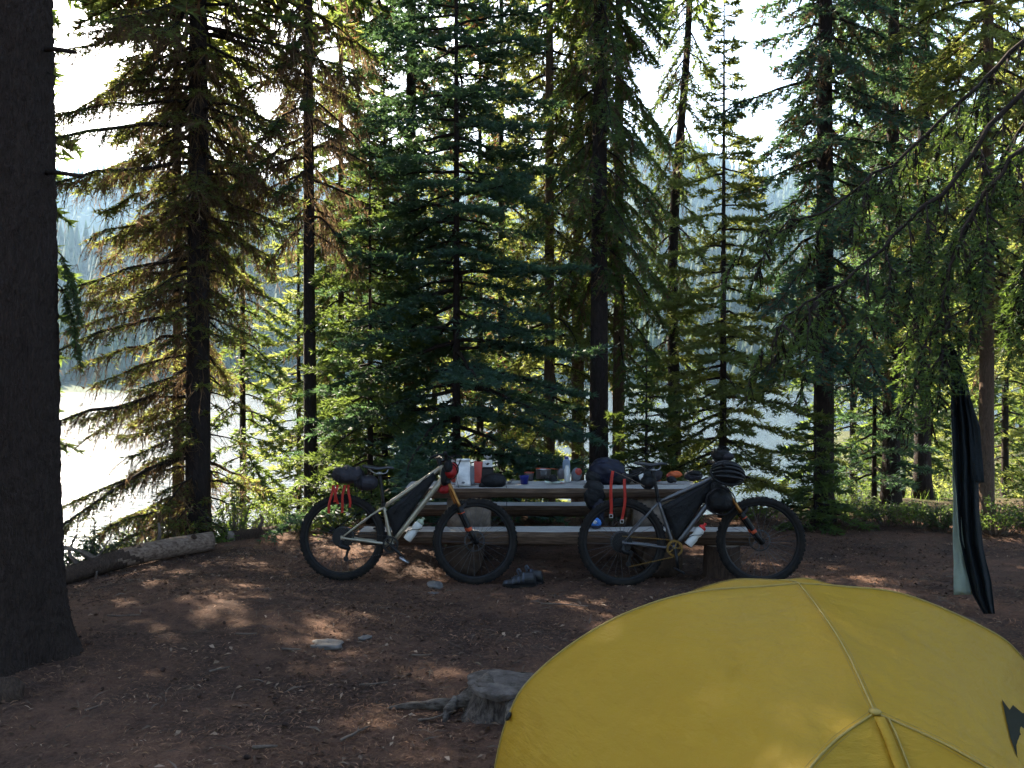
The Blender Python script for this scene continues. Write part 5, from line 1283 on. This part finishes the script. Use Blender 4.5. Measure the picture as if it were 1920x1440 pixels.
# ------------------------------------------------------------------ stump, logs, stones, sticks
MAT['root_wood'] = material('old_root_wood', (.035, .027, .022), .9, .3, 7, (.16, .135, .118), bump=.7, bscale=24, stretch=(1.5, 6, 6), spec=.2)
def stump():
    c = np.array([-.035, 4.72, float(ground_z(-.035, 4.72))]); root = thing('tree_stump', 'low weathered grey stump with spreading root beside the tent', 'stump', c)
    n, k = 14, 44; V = []
    for i in range(n):
        t = i / (n - 1); z = -.06 + .20 * t
        for j in range(k):
            a = j / k * 6.283; r_ = .150 + .10 * (1 - t) ** 2.2 + .05 * (1 - t) * max(0, math.cos(3 * a + .6)) + .012 * float(fbm(math.cos(a) * 6, math.sin(a) * 6 + t, 3, 3)) + .006 * math.sin(a * 23)
            V.append((r_ * 1.12 * math.cos(a), r_ * math.sin(a), z + (.012 * math.sin(2 * a) + .01 * float(fbm(math.cos(a) * 3, math.sin(a) * 3, 8, 3))) * t))
    F = [(i * k + j, i * k + (j + 1) % k, (i + 1) * k + (j + 1) % k, (i + 1) * k + j) for i in range(n - 1) for j in range(k)]
    MB().add(V, F).build('stump_side', MAT['stump_wood'], root)
    # overhanging cut face, split and uneven
    T = []; m = 12
    for i in range(m):
        q = i / (m - 1)
        for j in range(k):
            a = j / k * 6.283; r_ = (.192 + .018 * math.sin(3 * a + 1) + .014 * float(fbm(math.cos(a) * 4, math.sin(a) * 4, 12, 3))) * q
            x, y = r_ * 1.1 * math.cos(a), r_ * math.sin(a); T.append((x, y, .157 + .010 * float(fbm(x * 22, y * 9, 14, 3)) - .02 * q ** 4 - .02 * x))
    Ft = [(i * k + j, i * k + (j + 1) % k, (i + 1) * k + (j + 1) % k, (i + 1) * k + j) for i in range(m - 1) for j in range(k)]
    Vt = np.array(T); low = Vt[-k:] * np.array([.93, .93, 1]) - np.array([0, 0, .03]); Vt = np.concatenate([Vt, low]); Ft += [((m - 1) * k + j, (m - 1) * k + (j + 1) % k, m * k + (j + 1) % k, m * k + j) for j in range(k)]
    MB().add(Vt, Ft).build('cut_face', MAT['stump_top'], root)
    def root_(pts, r): 
        P = smooth_path(pts, 22); rr = np.interp(np.linspace(0, 1, 22), np.linspace(0, 1, len(r)), r); Vq, Fq = tube(P, rr, 10, flat=1.4); Vq = Vq + .008 * np.stack([fbm(Vq[:, 0] * 20, Vq[:, 2] * 30, 6, 2), fbm(Vq[:, 1] * 20, Vq[:, 0] * 20, 7, 2), fbm(Vq[:, 2] * 20, Vq[:, 0] * 14, 8, 2)], 1); MB().add(Vq, Fq).build('root', MAT['root_wood'], root)
    root_([(-.05, -.02, .13), (-.14, -.03, .085), (-.24, -.03, .04), (-.36, -.01, .022), (-.50, .02, .008), (-.60, .03, -.012)], [.055, .042, .024, .020, .013, .004])
    root_([(-.25, -.03, .05), (-.29, -.10, .015), (-.31, -.17, -.02)], [.025, .02, .008])
    root_([(.05, -.1, .08), (.04, -.2, .03), (.02, -.30, -.03)], [.05, .045, .02]); root_([(.1, .08, .08), (.2, .16, .0), (.3, .2, -.05)], [.05, .04, .02])
stump()

def fallen_log():
    a = np.array([-4.15, 8.35]); b = np.array([-2.98, 9.25])
    za, zb = float(ground_z(*a)), float(ground_z(*b))
    p0 = np.array([a[0], a[1], za + .05]); p1 = np.array([b[0], b[1], zb + .10])
    root = thing('fallen_log', 'peeled pale log with broken branches lying left of the bikes', 'log', (p0 + p1) / 2); o = (p0 + p1) / 2
    n, k = 40, 22; t = np.linspace(0, 1, n)[:, None]; P = p0 + (p1 - p0) * t + np.array([0, 0, .05]) * np.sin(t * 3.1) - np.array([0, 0, .0]) - o
    V, F = tube(P, .085 + .012 * t[:, 0], k); c = np.repeat(P, k, 0); an = np.tile(np.arange(k), n) / k * 6.283; ii = np.repeat(np.arange(n), k) / n
    V = c + (V - c) * (1 + .10 * fbm(np.cos(an) * 1.4 + 3, np.sin(an) * 1.4 + ii * 4, 9, 3))[:, None]
    m = MB(); half = (n // 2) * k; 
    m.V.append(V); m.n = len(V); m.F = [list(f) for f in F]; m.mi = [0 if i < (n * .46 + 3 * math.sin(i * .8)) * k else 1 for i in range(len(F) - 2)] + [0, 2]
    m.build('log_trunk', [MAT['log_bark'], MAT['log_pale'], MAT['wood_end']], root)
    def br(f, pts, r): 
        q = p0 + (p1 - p0) * f - o; P2 = smooth_path([q + np.array(w) for w in pts], 10); MB().tube(P2, np.linspace(r, r * .45, 10), 8).build('broken_branch', MAT['stick'], root)
    br(.28, [(0, 0, .08), (-.15, -.05, .18), (-.42, -.1, .26)], .032); br(.16, [(0, 0, .1), (-.10, .05, .2), (-.05, .1, .36)], .02); br(.25, [(0, 0, .1), (.05, .05, .16), (.12, .1, .30)], .014); br(.63, [(0, .05, .1), (.02, .06, .2), (.0, .08, .30)], .024)
    br(.10, [(0, 0, .05), (-.25, 0, .1), (-.5, .1, .08)], .04); br(.3, [(0, -.1, 0), (.04, -.2, -.06), (.10, -.26, -.09)], .008)
    MB().add(*blob(P[36] + np.array([-.03, -.10, .07]), (.028, .022, .03), 3, .1)).build('knot', MAT['log_bark'], root)
fallen_log()
def log_thing(label, a, b, r, mat, seed):
    a = np.array([*a, float(ground_z(*a)) + r * .6]); b = np.array([*b, float(ground_z(*b)) + r * .6]); root = thing('fallen_log', label, 'log', (a + b) / 2); o = (a + b) / 2
    log_piece('log_trunk', a - o, b - o, r, root, seed, [MAT[mat], MAT['wood_end']], 16, 16, .14); MB().tube(smooth_path([(0, 0, r * .8), (.05, -.04, r + .08), (.03, -.06, r + .16)], 7), np.linspace(r * .3, r * .15, 7), 7).build('broken_branch', MAT['stick'], root)
log_thing('short dark rotten log between the peeled log and the left rear wheel', at(430, 1040, 9.9)[:2], at(535, 1000, 10.6)[:2], .085, 'log_bark', 3)
log_thing('pale log end showing behind the left rear wheel', at(525, 1010, 10.7)[:2], at(600, 990, 11.0)[:2], .09, 'log_pale', 4)

def stone(label, px, py, rad, seed, group=None, mat='stone'):
    p = gp(px, py); V, F = blob((0, 0, rad[2] * .1), rad, seed, .5, 1.9, 22, 16, .75); o = MB().add(V, F).build('stone', MAT[mat], None); o.location = p; o.rotation_euler.z = seed; tag(o, label, 'stone', group)
stone('flat pale grey stone on the dirt left of the stump', 612, 1212, (.095, .07, .024), 3)
stone('small half-buried stone right of the flat pale stone', 684, 1198, (.045, .035, .012), 4)
stone('rounded stone in the sun patch below the left front wheel', 815, 1101, (.075, .055, .04), 5)
stone('small brown stone below the rounded stone in the sun patch', 812, 1115, (.04, .03, .015), 6)
stone('half-buried dark stone at the lower left corner below the big trunk', 2, 1310, (.11, .09, .09), 7, mat='log_bark')  # uses the dark log bark colours in place of grey stone

rs = np.random.default_rng(91)
def stick(label, px, py, L, ang, r, seed, group=None):
    p = gp(px, py); t = np.linspace(-.5, .5, 8); q = np.random.default_rng(seed)
    x = p[0] + L * t * math.cos(ang); y = p[1] + L * t * math.sin(ang) + .04 * L * np.sin(t * 4 + seed); z = ground_z(x, y) + r * .9 + .012
    P = np.stack([x, y, z], 1) - p; P[:, :2] += q.normal(0, .012 * L, (8, 2)); P[:, 2] += .03 * L * np.abs(t)
    m = MB().tube(P, r * np.linspace(1, .55, 8), 6)
    if L > .16: m.tube([P[4], P[4] + np.array([.25 * L * math.cos(ang + .7), .25 * L * math.sin(ang + .7), .03 * L])], [r * .6, r * .25], 5)
    o = m.build('stick', MAT['stick'], None); o.location = p; tag(o, label, 'stick', group)
for i, (lab, px, py, L, a, r_) in enumerate([
    ('pale bare stick on the dirt below the flat pale stone', 410, 1262, .13, .75, .006), ('thin stick lying just left of the tall stump root', 700, 1290, .16, .35, .006), ('stick arching over the dark dirt below the stump root', 820, 1352, .20, .5, .006),
    ('short pale stick far left near the big trunk', 172, 1335, .10, 1.1, .005), ('pale chip of wood at the bottom left of the dirt', 495, 1412, .11, .1, .010), ('stick lying right of the sun patch toward the tent', 1060, 1140, .34, -.1, .006),
    ('flat stick above the flat pale stone', 545, 1225, .12, .0, .008), ('dark stick left of the flat pale stone', 460, 1195, .14, .15, .007), ('reddish stick right of the flat pale stone', 790, 1235, .12, .2, .006), ('long dark twig near the log on the left', 230, 1160, .22, .1, .006),
    ('broken stick below the dark dirt heap left of the tent', 665, 1385, .18, .9, .008), ('curved stick in front of the left front wheel', 850, 1085, .2, -.7, .005)]):
    stick(lab, px, py, L, a, r_, i + 3)

def litter():
    """needles, bark flakes and wood chips strewn over the dirt: too many and too small to count"""
    def strew(name, label, n, lmin, lmax, wr, mat, seed, dens=None, cat='litter'):
        r = np.random.default_rng(seed)
        Y = 2.2 + 9.3 * r.random(n) ** .8; x = r.uniform(-.62, .62, n) * Y
        k = vnoise(x * 1.1 + seed, Y * 1.1, seed) * .7 + vnoise(x * 4, Y * 4 + seed, seed) * .3; keep = r.random(n) < np.clip(k * 2.2 - .55, .06, 1)
        x, Y = x[keep], Y[keep]; m = len(x); L = r.uniform(lmin, lmax, m); w = L * r.uniform(*wr, m); a = r.uniform(0, 6.283, m)
        ix = np.clip(np.searchsorted(gx, x) - 1, 0, len(gx) - 2); iy = np.clip(np.searchsorted(gy, Y) - 1, 0, len(gy) - 2)
        fx = (x - gx[ix]) / (gx[ix + 1] - gx[ix]); fy = (Y - gy[iy]) / (gy[iy + 1] - gy[iy])
        z = (GZ[ix, iy] * (1 - fx) + GZ[ix + 1, iy] * fx) * (1 - fy) + (GZ[ix, iy + 1] * (1 - fx) + GZ[ix + 1, iy + 1] * fx) * fy + .004 + r.random(m) * .006
        c = np.stack([x, Y, z], 1); d = np.stack([np.cos(a), np.sin(a), r.normal(0, .22, m)], 1) * (L / 2)[:, None]; s_ = np.stack([-np.sin(a), np.cos(a), r.normal(0, .35, m)], 1) * (w / 2)[:, None]
        b = np.array([0, 0, 1.]) * (L * .12)[:, None]
        V = np.stack([c - d, c - s_ + b, c + d, c + s_ + b], 1).reshape(-1, 3)
        tag(fast_mesh(name, V, np.arange(4 * m).reshape(-1, 4), mat), label, cat, kind='stuff')
    strew('bark_flakes', 'dark bark flakes and cone scales strewn over the camp dirt', 60000, .008, .034, (.35, .8), material('bark_flakes', (.045, .028, .02), .95, .4, 3, (.13, .075, .05), island=.5, spec=.1), 5)
    strew('needle_litter', 'reddish dry needles strewn over the camp dirt', 110000, .018, .05, (.06, .14), material('dry_needles', (.12, .060, .034), .9, .3, 3, (.21, .12, .075), island=.5, spec=.15), 6)
    strew('wood_chips', 'pale wood chips scattered over the camp dirt', 4500, .012, .055, (.15, .45), material('wood_chips', (.13, .085, .058), .85, .2, 3, (.30, .215, .155), island=.4, spec=.2), 7)
    strew('dark_twigs', 'fine dark twigs scattered over the camp dirt', 9000, .04, .13, (.04, .09), material('fine_twigs', (.05, .038, .03), .95, .3, 3, (.12, .09, .07), island=.4, spec=.1), 8)
litter()
rc = np.random.default_rng(17)
pc = None
for i in range(18):      # fallen cones
    px, py = rc.uniform(160, 1000), rc.uniform(1120, 1430)
    p = gp(px, py)
    if pc is None:
        m = MB(); 
        for k in range(9):
            V, F = lathe([(.004, -.002), (.0125 * math.sin(.35 + k * .3) + .003, .003), (.005, .006)], 9, False); m.add(V + np.array([0, 0, k * .0052]), F)
        pc = m.build('fallen_pine_cone', material('cone_scales', (.05, .026, .018), .9, .3, 40), None, False); o = pc
    else: o = pc.copy(); C.objects.link(o)
    o.location = p + np.array([0, 0, .012]); o.rotation_euler = (R(90), rc.uniform(0, 3), rc.uniform(0, 6.28)); s_ = rc.uniform(.5, .9); o.scale = (s_,) * 3
    tag(o, 'small dark fallen conifer cone lying on the dirt', 'cone', 'cones fallen on the dirt')

# ------------------------------------------------------------------ undergrowth
def shrub(name, label, X, Y, h, w, n, mat, seed, leaf=.035, group=None, grassy=False, cat='shrub'):
    r = np.random.default_rng(seed); z0 = float(ground_z(X, Y)) - .02; root = thing(name, label, cat, (X, Y, z0), group=group); st = MB(); T = []
    for i in range(n):
        a = r.uniform(0, 6.283); q = r.random() ** .6; e = np.array([w * q * math.cos(a), w * q * math.sin(a), h * r.uniform(.45, 1.05) * (1 - .45 * q)]); b0 = np.array([e[0] * .25, e[1] * .25, 0]); P = smooth_path([b0, (b0 + e) / 2 + np.array([0, 0, .12 * h]), e], 7)
        st.tube(P, np.linspace(.005, .0015, 7), 4, cap=False)
        nl = r.integers(7, 13) * 2; t = r.uniform(.25, 1, nl); c = np.stack([np.interp(t, np.linspace(0, 1, 7), P[:, k]) for k in range(3)], 1)
        d = nrm(r.normal(0, 1, (nl, 3)) * np.array([1, 1, .45]) + np.array([0, 0, .25])); s_ = nrm(np.cross(d, np.array([0, 0, 1.]) + r.normal(0, .35, (nl, 3)))); L = leaf * r.uniform(.6, 1.4, nl)[:, None]
        mid = c + d * L * .5; tip = c + d * L + np.array([0, 0, -.2]) * L; ww = s_ * L * (.30 if not grassy else .08); up = np.cross(s_, d) * L * .06
        T.append(np.stack([c, mid - ww + up, tip], 1)); T.append(np.stack([c, tip, mid + ww + up], 1))
    T = np.concatenate(T); st.build('stems', MAT['stick'], root); fast_mesh('leaves', T.reshape(-1, 3), np.arange(3 * len(T)).reshape(-1, 3), MAT[mat], root)
    return root
def spot(px, py, Y): return (px - 960) / 1750 * Y, Y
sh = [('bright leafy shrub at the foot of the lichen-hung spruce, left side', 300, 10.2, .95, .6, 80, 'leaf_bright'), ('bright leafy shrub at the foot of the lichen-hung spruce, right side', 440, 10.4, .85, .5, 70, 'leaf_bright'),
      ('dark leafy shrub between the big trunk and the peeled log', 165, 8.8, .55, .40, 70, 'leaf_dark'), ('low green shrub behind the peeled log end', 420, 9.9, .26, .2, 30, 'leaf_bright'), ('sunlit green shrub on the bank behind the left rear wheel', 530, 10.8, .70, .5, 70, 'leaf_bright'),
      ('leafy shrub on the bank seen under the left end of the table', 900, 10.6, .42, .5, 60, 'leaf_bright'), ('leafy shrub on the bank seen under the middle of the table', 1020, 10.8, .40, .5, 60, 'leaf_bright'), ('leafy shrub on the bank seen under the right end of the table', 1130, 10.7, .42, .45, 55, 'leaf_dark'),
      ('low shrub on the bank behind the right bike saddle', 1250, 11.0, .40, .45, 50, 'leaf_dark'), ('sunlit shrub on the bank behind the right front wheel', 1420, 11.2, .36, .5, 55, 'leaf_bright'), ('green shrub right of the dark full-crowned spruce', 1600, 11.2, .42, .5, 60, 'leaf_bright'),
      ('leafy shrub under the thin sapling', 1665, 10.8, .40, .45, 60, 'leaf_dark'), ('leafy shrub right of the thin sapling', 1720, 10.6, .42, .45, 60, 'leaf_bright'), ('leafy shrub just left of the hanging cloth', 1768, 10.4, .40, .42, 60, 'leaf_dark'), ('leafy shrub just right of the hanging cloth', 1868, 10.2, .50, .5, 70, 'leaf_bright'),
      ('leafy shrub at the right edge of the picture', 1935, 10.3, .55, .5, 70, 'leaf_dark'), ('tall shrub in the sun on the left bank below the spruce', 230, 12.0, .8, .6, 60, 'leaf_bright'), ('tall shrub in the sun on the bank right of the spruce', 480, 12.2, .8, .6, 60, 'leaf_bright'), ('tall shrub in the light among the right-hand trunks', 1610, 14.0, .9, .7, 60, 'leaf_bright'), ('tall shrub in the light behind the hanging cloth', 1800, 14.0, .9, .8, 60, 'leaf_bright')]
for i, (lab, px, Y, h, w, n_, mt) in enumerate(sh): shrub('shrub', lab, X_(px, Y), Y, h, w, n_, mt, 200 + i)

def grass():
    r = np.random.default_rng(33); n = 15000; x = np.concatenate([r.uniform(-6, -2.2, n // 2), r.uniform(-2.5, 8, n // 2)]); y = np.concatenate([r.uniform(9.0, 12.5, n // 2), r.uniform(10.6, 14, n // 2)])
    k = vnoise(x * 1.4, y * 1.4, 44); ok = (r.random(n) < sstep(.35, .7, k)) & (y > 9.4 + 1.6 * sstep(-3.6, -1.5, x) - .8 * sstep(4, 6, x)); x, y = x[ok], y[ok]; m = len(x); z = ground_z(x, y) - .01
    h = r.uniform(.05, .20, m); a = r.uniform(0, 6.283, m); w = .004; b = np.stack([x, y, z], 1); s_ = np.stack([np.cos(a), np.sin(a), 0 * a], 1) * w; t = b + np.stack([r.normal(0, .35, m) * h, r.normal(0, .35, m) * h, h], 1)
    tag(fast_mesh('grass', np.stack([b - s_, b + s_, t], 1).reshape(-1, 3), np.arange(3 * m).reshape(-1, 3), MAT['leaf_bright']), 'tufts of grass along the bank behind the camp', 'grass', kind='stuff')
    # reeds along the far shore
grass()
# ------------------------------------------------------------------ haze: the lake valley's air
def haze():
    m = bpy.data.materials.new('valley_haze'); m.use_nodes = True
    nt = m.node_tree; nt.nodes.remove(nt.nodes['Principled BSDF'])
    v = nt.nodes.new('ShaderNodeVolumePrincipled')
    v.inputs['Color'].default_value = (.42, .68, 1.0, 1); v.inputs['Density'].default_value = .00022; v.inputs['Anisotropy'].default_value = .35
    nt.links.new(v.outputs[0], nt.nodes['Material Output'].inputs['Volume'])
    V, F = box((2320, 1700, 340))
    o = MB().add(V + np.array([0, 460, 160.]), F).build('haze', m, smooth=False)
    tag(o, 'thin blue valley haze over lake and hills', 'haze', kind='stuff')
haze()
